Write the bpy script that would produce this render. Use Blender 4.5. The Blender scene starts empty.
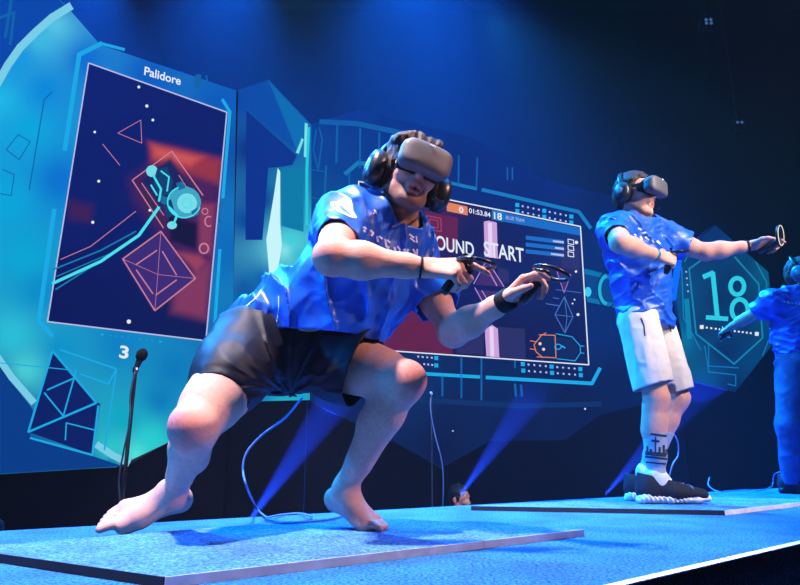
import bpy, bmesh, math, random
import numpy as np
from mathutils import Vector, Matrix
from mathutils.bvhtree import BVHTree

random.seed(7)
SC = bpy.context.scene
COL = SC.collection

# ------------------------------------------------------------------ camera
CAM = Vector((0.0, 0.0, 0.25))
FPX = 640.0                       # focal length in pixels of an 800 px wide frame
PITCH = math.atan(163.0 / 640.0)
cam_data = bpy.data.cameras.new('camera')
cam_data.sensor_width = 36.0
cam_data.lens = FPX / 800.0 * 36.0
cam_data.clip_end = 200
cam = bpy.data.objects.new('camera', cam_data)
cam.location = CAM
cam.rotation_euler = (math.pi / 2 + PITCH, 0, 0)
COL.objects.link(cam)
SC.camera = cam

# ------------------------------------------------------------------ exposure
SC.view_settings.view_transform = 'Standard'
SC.view_settings.look = 'None'
SC.view_settings.exposure = 0.0
SC.view_settings.gamma = 1.0
SC.cycles.max_bounces = 6
SC.cycles.volume_bounces = 0
SC.cycles.use_denoising = True

# ------------------------------------------------------------------ world: dark hall with thin haze
W = bpy.data.worlds.new('dark_hall')
SC.world = W
W.use_nodes = True
nt = W.node_tree
nt.nodes['Background'].inputs[0].default_value = (0.01, 0.06, 0.30, 1)
nt.nodes['Background'].inputs[1].default_value = 0.0
vs = nt.nodes.new('ShaderNodeVolumeScatter')
vs.inputs['Color'].default_value = (1, 1, 1, 1)
vs.inputs['Density'].default_value = 0.0018
vs.inputs['Anisotropy'].default_value = -0.1
nt.links.new(vs.outputs[0], nt.nodes['World Output'].inputs['Volume'])

def aim(o, target):
    d = Vector(target) - o.location
    o.rotation_euler = d.to_track_quat('-Z', 'Y').to_euler()

def spot(name, loc, target, power, color, angle, blend=0.3, size=0.05):
    l = bpy.data.lights.new(name, 'SPOT')
    l.energy = power; l.color = color; l.spot_size = math.radians(angle)
    l.spot_blend = blend; l.shadow_soft_size = size
    o = bpy.data.objects.new(name, l); o.location = loc; COL.objects.link(o); aim(o, target)
    return o

def area(name, loc, target, power, color, sx, sy):
    l = bpy.data.lights.new(name, 'AREA')
    l.shape = 'RECTANGLE'; l.size = sx; l.size_y = sy; l.energy = power; l.color = color
    o = bpy.data.objects.new(name, l); o.location = loc; COL.objects.link(o); aim(o, target)
    return o

BLUE = (0.02, 0.22, 1.0)
CYAN = (0.02, 0.42, 1.0)
# stage lighting
spot('key_spot', (-1.1, 0.75, 5.2), (-0.35, 2.1, 0.6), 3800, (1.0, 0.82, 0.84), 34, 0.5, 0.14)
spot('key_spot', (3.3, 0.8, 2.9), (0.05, 2.0, 0.75), 650, (1.0, 0.60, 0.52), 28, 0.6, 0.10)
spot('key_spot', (4.6, -0.6, 5.0), (1.35, 3.3, 1.2), 2900, (1.0, 0.84, 0.80), 26, 0.4, 0.15)
spot('key_spot', (4.4, 0.0, 2.7), (1.25, 3.3, 1.35), 900, (1.0, 0.90, 0.90), 17, 0.5, 0.12)  # extra spot, added to brighten the standing player's headset and jersey
spot('rear_wash_spot', (-1.6, 5.6, 5.6), (1.1, 3.4, 0.9), 5200, (0.01, 0.33, 1.0), 46, 0.5, 0.15)
spot('rear_wash_spot', (-3.2, 3.6, 3.8), (-0.3, 2.2, 0.8), 2600, (0.01, 0.30, 1.0), 50, 0.5, 0.15)
spot('rear_wash_spot', (1.0, 6.8, 5.6), (2.9, 4.5, 0.8), 7500, (0.01, 0.33, 1.0), 40, 0.5, 0.15)
area('blue_wash', (0.6, 3.0, 5.6), (0.6, 3.0, 0.0), 560, (0.004, 0.30, 1.0), 6.0, 3.5)
spot('side_blue_spot', (-3.1, 1.3, 1.1), (-0.5, 2.05, 0.5), 420, (0.004, 0.24, 1.0), 34, 0.6, 0.12)
area('blue_wash', (-2.6, -1.6, 2.2), (0.0, 2.4, 0.6), 45, (0.004, 0.2, 1.0), 2.5, 1.6)
# roof beams seen in the haze
for x, tx, pw, an in ((-5.4, -6.0, 60000, 60), (-3.0, -3.4, 60000, 64), (0.2, 0.0, 62000, 70), (1.2, 1.6, 26000, 56), (-0.5, -0.9, 12000, 16), (0.4, 0.5, 16000, 15), (0.9, 1.5, 13000, 15), (1.3, 2.5, 9000, 16)):
    spot('roof_beam', (x, 9.8, 9.8), (tx, 8.8, 0.0), pw * 1.8, (0.0, 0.12, 1.0), an, 1.0, 0.03)
# beams from the lamps behind the stage

# ------------------------------------------------------------------ helpers
CP, SP = math.cos(PITCH), math.sin(PITCH)

def ray(px, py):
    """direction of the sight line through a photo pixel, scaled to y = 1"""
    u = (px - 400.0) / FPX; v = (292.5 - py) / FPX
    y = CP - v * SP; z = SP + v * CP
    return Vector((u / y, 1.0, z / y))

def at(px, py, Y):
    return CAM + ray(px, py) * Y

def on_z(px, py, z):
    r = ray(px, py)
    return CAM + r * ((z - CAM.z) / r.z)

def s2l(c):
    return tuple(((x / 255.0) / 12.92 if x / 255.0 <= 0.04045 else ((x / 255.0 + 0.055) / 1.055) ** 2.4) for x in c)

MATS = {}
def mat(name, rgb, rough=0.6, spec=0.5, metal=0.0, var=0.12, scale=30.0, bump=0.0, bscale=200.0, sheen=0.0, attr=False, aniso=None, coat=0.0):
    """surface material: colour varied by noise, optional bump; rgb is sRGB 0-255"""
    if name in MATS: return MATS[name]
    m = bpy.data.materials.new(name); m.use_nodes = True
    t = m.node_tree; b = t.nodes['Principled BSDF']
    b.inputs['Roughness'].default_value = rough
    b.inputs['Specular IOR Level'].default_value = spec
    b.inputs['Metallic'].default_value = metal
    b.inputs['Sheen Weight'].default_value = sheen
    b.inputs['Coat Weight'].default_value = coat
    tc = t.nodes.new('ShaderNodeTexCoord')
    n = t.nodes.new('ShaderNodeTexNoise'); n.inputs['Scale'].default_value = scale; n.inputs['Detail'].default_value = 4
    t.links.new(tc.outputs['Object'], n.inputs['Vector'])
    mx = t.nodes.new('ShaderNodeMix'); mx.data_type = 'RGBA'; mx.blend_type = 'MULTIPLY'
    mx.inputs['Factor'].default_value = 1.0
    mr = t.nodes.new('ShaderNodeMapRange'); mr.inputs['From Min'].default_value = 0.3; mr.inputs['From Max'].default_value = 0.7
    mr.inputs['To Min'].default_value = 1.0 - var; mr.inputs['To Max'].default_value = 1.0 + var
    t.links.new(n.outputs['Fac'], mr.inputs['Value'])
    if attr:
        a = t.nodes.new('ShaderNodeAttribute'); a.attribute_name = 'tone'
        t.links.new(a.outputs['Color'], mx.inputs['A'])
    else:
        mx.inputs['A'].default_value = (*s2l(rgb), 1)
    t.links.new(mr.outputs['Result'], mx.inputs['B'])
    t.links.new(mx.outputs['Result'], b.inputs['Base Color'])
    if bump:
        n2 = t.nodes.new('ShaderNodeTexNoise'); n2.inputs['Scale'].default_value = bscale; n2.inputs['Detail'].default_value = 3
        src = tc.outputs['Object']
        if aniso:
            mp = t.nodes.new('ShaderNodeMapping'); mp.inputs['Scale'].default_value = aniso
            t.links.new(src, mp.inputs['Vector']); src = mp.outputs['Vector']
        t.links.new(src, n2.inputs['Vector'])
        bp = t.nodes.new('ShaderNodeBump'); bp.inputs['Strength'].default_value = bump; bp.inputs['Distance'].default_value = 0.01
        t.links.new(n2.outputs['Fac'], bp.inputs['Height']); t.links.new(bp.outputs['Normal'], b.inputs['Normal'])
    MATS[name] = m
    return m

def emit(name, rgb, strength=1.0, attr=False):
    """light given off by the video set; rgb is sRGB 0-255"""
    if name in MATS: return MATS[name]
    m = bpy.data.materials.new(name); m.use_nodes = True
    t = m.node_tree; t.nodes.remove(t.nodes['Principled BSDF'])
    e = t.nodes.new('ShaderNodeEmission'); e.inputs['Strength'].default_value = strength
    if attr:
        a = t.nodes.new('ShaderNodeAttribute'); a.attribute_name = 'tone'
        t.links.new(a.outputs['Color'], e.inputs['Color'])
    else:
        e.inputs['Color'].default_value = (*s2l(rgb), 1)
        m.cycles.emission_sampling = 'NONE'
    t.links.new(e.outputs[0], t.nodes['Material Output'].inputs['Surface'])
    MATS[name] = m
    return m

def tag(o, label=None, cat=None, group=None, kind=None):
    if label: o['label'] = label
    if cat: o['category'] = cat
    if group: o['group'] = group
    if kind: o['kind'] = kind
    return o

def empty(name, loc, rotz=0.0):
    o = bpy.data.objects.new(name, None); o.location = loc; o.rotation_euler = (0, 0, rotz); o.empty_display_size = 0.1
    COL.objects.link(o); return o

def link(name, me, m, parent=None, world=True):
    """link a mesh; when world is True its vertices are world coordinates and are moved into the parent's frame"""
    o = bpy.data.objects.new(name, me)
    if m is not None:
        for mm in (m if isinstance(m, (list, tuple)) else [m]): me.materials.append(mm)
    COL.objects.link(o)
    if parent is not None:
        if world:
            root = parent
            M = Matrix.Identity(4)
            while root is not None:
                M = Matrix.LocRotScale(root.location, root.rotation_euler, root.scale) @ M
                root = root.parent
            me.transform(M.inverted())
        o.parent = parent
    return o

def bm_link(name, bm, m, parent=None, world=True, smooth=False):
    me = bpy.data.meshes.new(name); bm.normal_update(); bm.to_mesh(me); bm.free()
    if smooth:
        me.polygons.foreach_set('use_smooth', [True] * len(me.polygons))
    return link(name, me, m, parent, world)

def frame(z, x=None):
    z = Vector(z).normalized()
    x = Vector(x) if x is not None else (Vector((1, 0, 0)) if abs(z.x) < 0.9 else Vector((0, 1, 0)))
    y = z.cross(x).normalized(); x = y.cross(z).normalized()
    return Matrix((x, y, z)).transposed()

def add_tube(bm, pts, r, n=8, cap=True):
    pts = [Vector(p) for p in pts]
    rs = r if isinstance(r, (list, tuple)) else [r] * len(pts)
    rings = []; prevx = None
    for i, p in enumerate(pts):
        d = (pts[min(i + 1, len(pts) - 1)] - pts[max(i - 1, 0)])
        F = frame(d, prevx); prevx = F.col[0]
        rings.append([bm.verts.new(p + F.col[0] * rs[i] * math.cos(a) + F.col[1] * rs[i] * math.sin(a)) for a in [2 * math.pi * k / n for k in range(n)]])
    for a, b in zip(rings, rings[1:]):
        for k in range(n):
            bm.faces.new((a[k], a[(k + 1) % n], b[(k + 1) % n], b[k]))
    if cap:
        bm.faces.new(rings[0][::-1]); bm.faces.new(rings[-1])

def add_lathe(bm, c, axis, prof, n=24, x=None):
    """prof: (height along axis, radius) list"""
    F = frame(axis, x); rings = []
    for h, r in prof:
        rings.append([bm.verts.new(Vector(c) + F.col[2] * h + (F.col[0] * math.cos(2 * math.pi * k / n) + F.col[1] * math.sin(2 * math.pi * k / n)) * max(r, 1e-4)) for k in range(n)])
    for a, b in zip(rings, rings[1:]):
        for k in range(n):
            bm.faces.new((a[k], a[(k + 1) % n], b[(k + 1) % n], b[k]))
    bm.faces.new(rings[0][::-1]); bm.faces.new(rings[-1])

def add_prism(bm, pts, vec):
    a = [bm.verts.new(Vector(p)) for p in pts]; b = [bm.verts.new(Vector(p) + Vector(vec)) for p in pts]
    n = len(pts)
    bm.faces.new(a); bm.faces.new(b[::-1])
    for k in range(n): bm.faces.new((a[k], b[k], b[(k + 1) % n], a[(k + 1) % n]))
    bmesh.ops.recalc_face_normals(bm, faces=bm.faces[:])

def add_box(bm, c, sx, sy, sz, R=None, bevel=0.0):
    r = bmesh.ops.create_cube(bm, size=1.0)
    M = Matrix.Translation(Vector(c)) @ (R.to_4x4() if R is not None else Matrix.Identity(4)) @ Matrix.Diagonal((sx, sy, sz, 1))
    bmesh.ops.transform(bm, matrix=M, verts=r['verts'])
    if bevel:
        es = list({e for v in r['verts'] for e in v.link_edges})
        bmesh.ops.bevel(bm, geom=es, offset=bevel, segments=3, affect='EDGES', profile=0.5)

def smooth_path(pts, n=10):
    """Catmull-Rom through points"""
    P = [Vector(p) for p in pts]; P = [P[0] * 2 - P[1]] + P + [P[-1] * 2 - P[-2]]
    out = []
    for i in range(1, len(P) - 2):
        for k in range(n):
            t = k / n
            out.append(0.5 * ((2 * P[i]) + (P[i + 1] - P[i - 1]) * t + (2 * P[i - 1] - 5 * P[i] + 4 * P[i + 1] - P[i + 2]) * t * t + (3 * P[i] - P[i - 1] - 3 * P[i + 1] + P[i + 2]) * t ** 3))
    out.append(P[-2]); return out

def tone_attr(me, cols):
    a = me.attributes.new('tone', 'FLOAT_COLOR', 'POINT')
    c = np.ones((len(me.vertices), 4), np.float32); c[:, :3] = cols
    a.data.foreach_set('color', c.ravel())

def idw(samples, pw=2.3):
    S = np.array([(s[0], s[1]) for s in samples], float); C = np.array([s2l(s[2]) for s in samples], float)
    def f(px, py):
        d2 = (px[:, None] - S[:, 0]) ** 2 + (py[:, None] - S[:, 1]) ** 2 + 4.0
        w = d2 ** (-pw / 2); w /= w.sum(1, keepdims=True)
        return w @ C
    return f

def layers(base, items):
    """a picture made of soft-edged convex patches (outline, colour, softness) over a base"""
    def f(px, py):
        C = base(px, py)
        for poly, rgb, soft in items:
            ar = sum(a[0] * b[1] - b[0] * a[1] for a, b in zip(poly, poly[1:] + poly[:1]))
            d = np.full(px.shape, -1e9)
            for a, b in zip(poly, poly[1:] + poly[:1]):
                l = math.hypot(b[0] - a[0], b[1] - a[1])
                e = ((px - a[0]) * (b[1] - a[1]) - (py - a[1]) * (b[0] - a[0])) / l
                d = np.maximum(d, e if ar > 0 else -e)
            w = np.clip(.5 - d / (2 * soft), 0, 1)[:, None]; w = w * w * (3 - 2 * w)
            C = C * (1 - w) + np.array(s2l(rgb))[None] * w
        return C
    return f

# ------------------------------------------------------------------ the hall
m_black = mat('black_drape', (4, 5, 12), 0.95, 0.02, bump=0.3, bscale=6, aniso=(6, 6, 0.3))
m_hall = mat('dark_hall_floor', (8, 8, 12), 0.8, 0.1)
ZH = -1.2                          # hall floor below the stage
def quad(name, pts, m, thick):
    bm = bmesh.new(); add_prism(bm, pts, thick); return tag(bm_link(name, bm, m), kind='structure')
quad('floor', [(-9, -5, ZH), (16, -5, ZH), (16, 15, ZH), (-9, 15, ZH)], m_hall, (0, 0, -0.1))
quad('ceiling', [(-9, -5, 12), (16, -5, 12), (16, 15, 12), (-9, 15, 12)], m_black, (0, 0, 0.1))
quad('wall_back', [(-9, 15, ZH), (16, 15, ZH), (16, 15, 12), (-9, 15, 12)], m_black, (0, 0.1, 0))
quad('wall_left', [(-9, -5, ZH), (-9, 15, ZH), (-9, 15, 12), (-9, -5, 12)], m_black, (-0.1, 0, 0))
quad('wall_right', [(16, -5, ZH), (16, 15, ZH), (16, 15, 12), (16, -5, 12)], m_black, (0.1, 0, 0))
quad('wall_front', [(-9, -5, ZH), (16, -5, ZH), (16, -5, 12), (-9, -5, 12)], m_black, (0, -0.1, 0))

# ------------------------------------------------------------------ the stage
def carpet(name, rgb, dark):
    m = bpy.data.materials.new(name); m.use_nodes = True; t = m.node_tree; b = t.nodes['Principled BSDF']
    b.inputs['Roughness'].default_value = 0.85; b.inputs['Specular IOR Level'].default_value = 0.25
    tc = t.nodes.new('ShaderNodeTexCoord')
    n = t.nodes.new('ShaderNodeTexNoise'); n.inputs['Scale'].default_value = 120; n.inputs['Detail'].default_value = 3; n.inputs['Roughness'].default_value = 0.7
    t.links.new(tc.outputs['Object'], n.inputs['Vector'])
    cr = t.nodes.new('ShaderNodeValToRGB')
    cr.color_ramp.elements[0].position = 0.36; cr.color_ramp.elements[0].color = (*s2l(dark), 1)
    cr.color_ramp.elements[1].position = 0.66; cr.color_ramp.elements[1].color = (*s2l(rgb), 1)
    t.links.new(n.outputs['Fac'], cr.inputs['Fac'])
    n2 = t.nodes.new('ShaderNodeTexNoise'); n2.inputs['Scale'].default_value = 5; n2.inputs['Detail'].default_value = 3
    t.links.new(tc.outputs['Object'], n2.inputs['Vector'])
    mr = t.nodes.new('ShaderNodeMapRange'); mr.inputs['From Min'].default_value = 0.35; mr.inputs['From Max'].default_value = 0.65
    mr.inputs['To Min'].default_value = 0.72; mr.inputs['To Max'].default_value = 1.1
    t.links.new(n2.outputs['Fac'], mr.inputs['Value'])
    mx = t.nodes.new('ShaderNodeMix'); mx.data_type = 'RGBA'; mx.blend_type = 'MULTIPLY'; mx.inputs['Factor'].default_value = 1
    t.links.new(cr.outputs['Color'], mx.inputs['A']); t.links.new(mr.outputs['Result'], mx.inputs['B'])
    t.links.new(mx.outputs['Result'], b.inputs['Base Color'])
    bp = t.nodes.new('ShaderNodeBump'); bp.inputs['Strength'].default_value = 0.9; bp.inputs['Distance'].default_value = 0.006
    t.links.new(n.outputs['Fac'], bp.inputs['Height']); t.links.new(bp.outputs['Normal'], b.inputs['Normal'])
    return m
m_carpet = carpet('stage_carpet', (48, 138, 205), (4, 36, 84))
m_mat = carpet('mat_carpet', (92, 160, 228), (9, 56, 128))
m_white = mat('white_edging', (205, 205, 215), 0.6, 0.3, var=0.15, scale=20)
m_grey_edge = mat('grey_foam_edge', (172, 178, 200), 0.7, 0.3, var=0.12, scale=25)
m_blackm = mat('matt_black', (14, 14, 16), 0.6, 0.4)

fA, fB = on_z(620, 585, 0), on_z(800, 543, 0)
bA, bB = on_z(0, 531, 0), on_z(800, 487, 0)
fd = (fB - fA).normalized(); bd = (bB - bA).normalized()
f0, f1 = fA - fd * 3.0, fB + fd * 4.2
b0, b1 = bA - bd * 0.9, bB + bd * 2.2
bm = bmesh.new(); add_prism(bm, [f0, f1, b1, b0], (0, 0, -0.12)); tag(bm_link('floor_stage', bm, m_carpet), kind='structure')
nrm = Vector((fd.y, -fd.x, 0))
bm = bmesh.new()
e = f0 + nrm * 0.001
add_prism(bm, [f0 - nrm * 0.012, f1 - nrm * 0.012, f1 + nrm * 0.014, f0 + nrm * 0.014], (0, 0, 0.003)); tag(bm_link('trim_1', bm, m_white), kind='structure')
bm = bmesh.new(); add_prism(bm, [Vector((p.x, p.y, -0.12)) for p in (f0 - nrm * 0.05, f1 - nrm * 0.05, b1, b0)], (0, 0, ZH + 0.12)); tag(bm_link('wall_stage', bm, m_black), kind='structure')

def floor_mat(name, label, corners, group=None):
    """corners: near corner first, then anticlockwise; z = top"""
    c = sum(corners, Vector()) / len(corners)
    root = tag(empty(name, (c.x, c.y, 0)), label, 'mat')
    n = len(corners)
    H = 0.02
    bm = bmesh.new(); add_prism(bm, [Vector((p.x, p.y, H)) for p in corners], (0, 0, -0.0198)); bm_link('carpet_top', bm, m_mat, root)
    return root
A0 = on_z(165, 577, .02); A1 = on_z(583, 529.5, .02); A3 = on_z(-40, 548, .02)
A2 = A1 + (A3 - A0) * 1.15
def edge_strip(root, a, b, m, label):
    d = (b - a).normalized(); nn = Vector((d.y, -d.x, 0))
    bm = bmesh.new(); add_prism(bm, [Vector((a.x, a.y, 0.0005)), Vector((b.x, b.y, 0.0005)), Vector((b.x, b.y, .0205)), Vector((a.x, a.y, .0205))], nn * 0.004)
    o = bm_link('edge_strip', bm, m, root); o['label'] = label
mat1 = floor_mat('floor_mat', 'blue carpeted floor mat under the crouching barefoot player', [A0, A1, A2, A3])
mid = A0.lerp(A1, 0.66)
edge_strip(mat1, A0, mid - (A1 - A0).normalized() * .002, m_grey_edge, 'pale grey edge strip'); edge_strip(mat1, mid, A1, m_grey_edge, 'pale grey edge strip')
m_dark_edge = mat('dark_edge', (20, 24, 40), 0.7, 0.3)
edge_strip(mat1, A3, A0, m_dark_edge, 'dark edge strip')
B0 = on_z(724, 510.5, .02); B1 = on_z(830, 499, .02); B3 = on_z(471, 506, .02)
B2 = B1 + (B3 - B0) * 0.8
mat2 = floor_mat('floor_mat', 'blue carpeted floor mat under the standing player in white shorts', [B0, B1, B2, B3])
edge_strip(mat2, B0, B1, m_white, 'white edge strip'); edge_strip(mat2, B3, B0, m_dark_edge, 'dark edge strip')

# ------------------------------------------------------------------ video set panels
class Panel:
    def __init__(s, name, label, px, py, Y, ang, zbase=None, cat='video panel'):
        p = at(px, py, Y)
        s.z0 = ZH
        s.o = Vector((p.x, p.y, ZH)); s.ang = ang
        s.sx = Vector((math.cos(ang), math.sin(ang), 0)); s.n = Vector((-math.sin(ang), math.cos(ang), 0))
        s.root = tag(empty(name, s.o, ang), label, cat)
    def loc(s, px, py):
        r = ray(px, py)
        k = (s.o - CAM).dot(s.n) / r.dot(s.n)
        q = CAM + r * k - s.o
        return (q.dot(s.sx), q.z)
    def v(s, px, py, y=0.0):
        a, b = s.loc(px, py); return Vector((a, y, b))
    def prism(s, name, pts, m, y0=0.0, depth=0.12):
        bm = bmesh.new(); add_prism(bm, [s.v(*p, y0) for p in pts], (0, depth, 0)); return bm_link(name, bm, m, s.root, False)
    def skirt(s, name, pts, m):
        """cloth from a lower outline (left to right) down to the hall floor"""
        P = [s.v(*p, 0.04) for p in pts]
        bm = bmesh.new()
        for a, b in zip(P, P[1:]):
            add_prism(bm, [a, b, Vector((b.x, b.y, 0.0)), Vector((a.x, a.y, 0.0))], (0, 0.06, 0))
        return bm_link(name, bm, m, s.root, False)
    def image(s, name, polys, fn, strength=1.0, step=0.05, y=-0.004, label=None, jit=None):
        bm = bmesh.new()
        for poly in polys:
            L = [s.loc(*p) for p in poly]
            if sum(a[0] * b[1] - b[0] * a[1] for a, b in zip(L, L[1:] + L[:1])) < 0: L = L[::-1]
            x0 = min(p[0] for p in L); x1 = max(p[0] for p in L); z0 = min(p[1] for p in L); z1 = max(p[1] for p in L)
            nx = max(1, int((x1 - x0) / step)); nz = max(1, int((z1 - z0) / step))
            g = bmesh.new()
            vv = [[g.verts.new((x0 + (x1 - x0) * i / nx, y, z0 + (z1 - z0) * j / nz)) for j in range(nz + 1)] for i in range(nx + 1)]
            for i in range(nx):
                for j in range(nz): g.faces.new((vv[i][j], vv[i + 1][j], vv[i + 1][j + 1], vv[i][j + 1]))
            for a, b in zip(L, L[1:] + L[:1]):
                d = Vector((b[0] - a[0], 0, b[1] - a[1]))
                no = Vector((d.z, 0, -d.x))
                bmesh.ops.bisect_plane(g, geom=g.verts[:] + g.edges[:] + g.faces[:], plane_co=(a[0], 0, a[1]), plane_no=no, clear_outer=True)
            me = bpy.data.meshes.new('t'); g.to_mesh(me); g.free(); bm.from_mesh(me); bpy.data.meshes.remove(me)
        me = bpy.data.meshes.new(name); bm.to_mesh(me); bm.free()
        co = np.array([v.co[:] for v in me.vertices])
        w = np.array(s.o)[None] + co[:, :1] * np.array(s.sx)[None] + co[:, 2:] * np.array([[0, 0, 1.0]])
        d = w - np.array(CAM)[None]
        yc = d[:, 1] * CP + d[:, 2] * SP; zc = -d[:, 1] * SP + d[:, 2] * CP
        px = 400 + FPX * d[:, 0] / yc; py = 292.5 - FPX * zc / yc
        tone_attr(me, fn(px, py))
        return link(name, me, emit('video_image_%g' % strength, None, strength, attr=True), s.root, False)
    def fills(s, name, polys, m, y=-0.006):
        name += '_marking'
        bm = bmesh.new()
        for poly in polys:
            f = bm.faces.new([bm.verts.new(s.v(*p, y)) for p in poly])
        bmesh.ops.recalc_face_normals(bm, faces=bm.faces[:])
        return bm_link(name, bm, m, s.root, False)
    def lines(s, name, strokes, m, y=-0.009):
        name += '_marking'
        bm = bmesh.new()
        for pts, w in strokes:
            for a, b in zip(pts, pts[1:]):
                dx, dy = b[0] - a[0], b[1] - a[1]; l = math.hypot(dx, dy) or 1
                nx, ny = -dy / l * w / 2, dx / l * w / 2; ex, ey = dx / l * w * 0.2, dy / l * w * 0.2
                bm.faces.new([bm.verts.new(s.v(*p, y)) for p in ((a[0] + nx - ex, a[1] + ny - ey), (b[0] + nx + ex, b[1] + ny + ey), (b[0] - nx + ex, b[1] - ny + ey), (a[0] - nx - ex, a[1] - ny - ey))])
        return bm_link(name, bm, m, s.root, False)
    def text(s, name, body, p0, p1, hpx, m, y=-0.012, bold=0.0):
        """text whose baseline runs from pixel p0 to p1, hpx tall"""
        a = s.loc(*p0); b = s.loc(*p1); t = s.loc(p0[0], p0[1] - hpx)
        cu = bpy.data.curves.new('txt', 'FONT'); cu.body = body; cu.offset = bold
        tmp = bpy.data.objects.new('txt', cu); COL.objects.link(tmp)
        dg = bpy.context.evaluated_depsgraph_get(); dg.update()
        me = bpy.data.meshes.new_from_object(tmp.evaluated_get(dg))
        bpy.data.objects.remove(tmp); bpy.data.curves.remove(cu)
        co = np.array([v.co[:] for v in me.vertices])
        x0, x1 = co[:, 0].min(), co[:, 0].max(); y0, y1 = co[:, 1].min(), co[:, 1].max()
        for v in me.vertices:
            fx = (v.co.x - x0) / (x1 - x0); fy = (v.co.y - y0) / (y1 - y0)
            v.co = Vector((a[0] + (b[0] - a[0]) * fx, y, a[1] + (b[1] - a[1]) * fx + (t[1] - a[1]) * fy))
        me.name = name
        return link(name, me, m, s.root, False)

def arc(cx, cy, rx, ry, a0, a1, n=24):
    return [(cx + rx * math.cos(math.radians(a0 + (a1 - a0) * k / n)), cy + ry * math.sin(math.radians(a0 + (a1 - a0) * k / n))) for k in range(n + 1)]

m_shell = mat('panel_shell', (16, 18, 26), 0.6, 0.3)
e_cy = emit('cyan_line', (22, 168, 228)); e_cyd = emit('teal_line', (15, 120, 180)); e_white = emit('white_line', (225, 232, 245))
e_lav = emit('lavender_line', (185, 190, 230)); e_pale = emit('pale_rim', (120, 205, 228)); e_salm = emit('salmon_line', (200, 125, 150))
e_navy = emit('navy_fill', (4, 28, 100)); e_dcy = emit('deep_line', (8, 95, 165)); e_bright = emit('bright_lens', (200, 245, 250))
e_glow = emit('trail_cyan', (70, 225, 240)); e_mar = emit('maroon_fill', (96, 22, 62)); e_pink = emit('pink_column', (205, 160, 215))
e_or = emit('orange_fill', (225, 130, 70)); e_blu = emit('blue_bar', (20, 105, 190)); e_pur = emit('purple_fill', (62, 36, 98)); e_slate = emit('slate_fill', (40, 40, 92))
e_num = emit('number_cyan', (40, 205, 225)); e_mini = emit('mini_teal', (20, 70, 120)); e_faint = emit('faint_line', (14, 70, 140))

# --- left panel with the portrait picture
LP = Panel('video_panel', 'tall cyan-lit stage video panel with portrait game picture and pale arc', 47, 322, 5.0, math.atan2(.634, .773))
polyA = [(-90, -110), (20, -40), (68, 8), (100, 45), (100, 468), (-90, 480)]
polyB = [(100, 45), (243, 93), (232, 350), (231, 413), (165, 444), (125, 467), (100, 468)]
LP.prism('cabinet', polyA, m_shell); LP.prism('cabinet', polyB, m_shell)
LP.skirt('skirt', [(-90, 480), (100, 468), (125, 467), (165, 444), (231, 413)], m_black)
LP.image('projected_image', [polyA, polyB], idw([
    (20, 60, (15, 150, 222)), (2, 100, (25, 180, 228)), (30, 130, (0, 165, 222)), (8, 200, (0, 165, 218)), (45, 90, (0, 135, 218)), (60, 180, (0, 112, 205)), (25, 260, (0, 165, 212)), (40, 40, (60, 185, 225)), (55, 25, (85, 195, 228)),
    (40, 290, (0, 140, 200)), (12, 335, (40, 190, 215)), (25, 370, (70, 205, 212)), (60, 350, (0, 145, 200)), (85, 60, (0, 108, 208)), (150, 75, (0, 90, 192)), (220, 105, (0, 88, 185)),
    (236, 150, (0, 80, 168)), (225, 250, (0, 105, 185)), (215, 335, (0, 105, 178)), (120, 345, (0, 128, 195)), (160, 400, (0, 122, 185)), (125, 420, (0, 165, 195)), (110, 450, (40, 200, 205)),
    (150, 440, (35, 205, 205)), (135, 455, (80, 225, 215)), (190, 420, (0, 140, 190)), (175, 370, (0, 120, 185)), (10, 420, (0, 50, 130)), (0, 385, (0, 60, 145)), (30, 455, (0, 72, 150)), (80, 462, (0, 80, 155)), (110, 466, (10, 100, 165)), (-20, 450, (0, 60, 140)),
    (5, 20, (0, 70, 172)), (30, 5, (0, 60, 165)), (-30, 0, (0, 65, 170)), (60, -10, (0, 55, 160))]), 1.0, 0.05)
LP.fills('outer_field', [[(-90, -110), (20, -40), (66, 7), (40, 24), (18, 45), (0, 72), (-20, 110), (-50, 180), (-90, 200)]], emit('upper_blue', (0, 66, 168)), -0.006)
LP.fills('outer_field', [[(-90, 360), (-10, 352), (12, 382), (33, 410), (30, 436), (95, 457), (122, 466), (100, 467.6), (-90, 479)]], emit('lower_blue', (0, 58, 135)), -0.006)
LP.lines('pale_arc', [([(70, 7), (52, 18), (36, 32), (20, 48), (8, 65), (-4, 86), (-16, 112)], 8)], e_pale)
LP.lines('pale_arc', [([(-2, 358), (12, 378), (33, 402)], 7), ([(97, 445), (112, 455), (128, 463)], 7)], e_pale)
LP.lines('edge_marks', [([(12, -5), (5, 38)], 3), ([(-10, 22), (14, 13), (10, 45)], 3)], e_dcy)
LP.lines('edge_marks', [([(29, 190), (44, 100), (52, 92)], 1.2), ([(18, 135), (30, 142), (19, 160), (6, 150), (18, 135)], 1), ([(3, 170), (14, 175), (11, 196), (0, 194)], 1)], e_dcy)
LP.lines('bracket', [([(101, 44), (79, 55), (64.5, 150)], 4.5), ([(54, 210), (38.5, 321), (52, 336)], 4.5), ([(222, 100), (229.5, 112), (222.5, 198)], 3.2), ([(219.5, 250), (213, 345), (200, 354)], 3.2), ([(101, 44), (124, 50)], 3)], e_cy)
LP.lines('edge_marks', [([(224, 203), (220, 204), (219, 222), (223, 222)], 1), ([(182, 78), (181, 72)], 1), ([(197, 87), (198, 76)], 6), ([(207, 84), (206, 76)], 2)], e_dcy)
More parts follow.
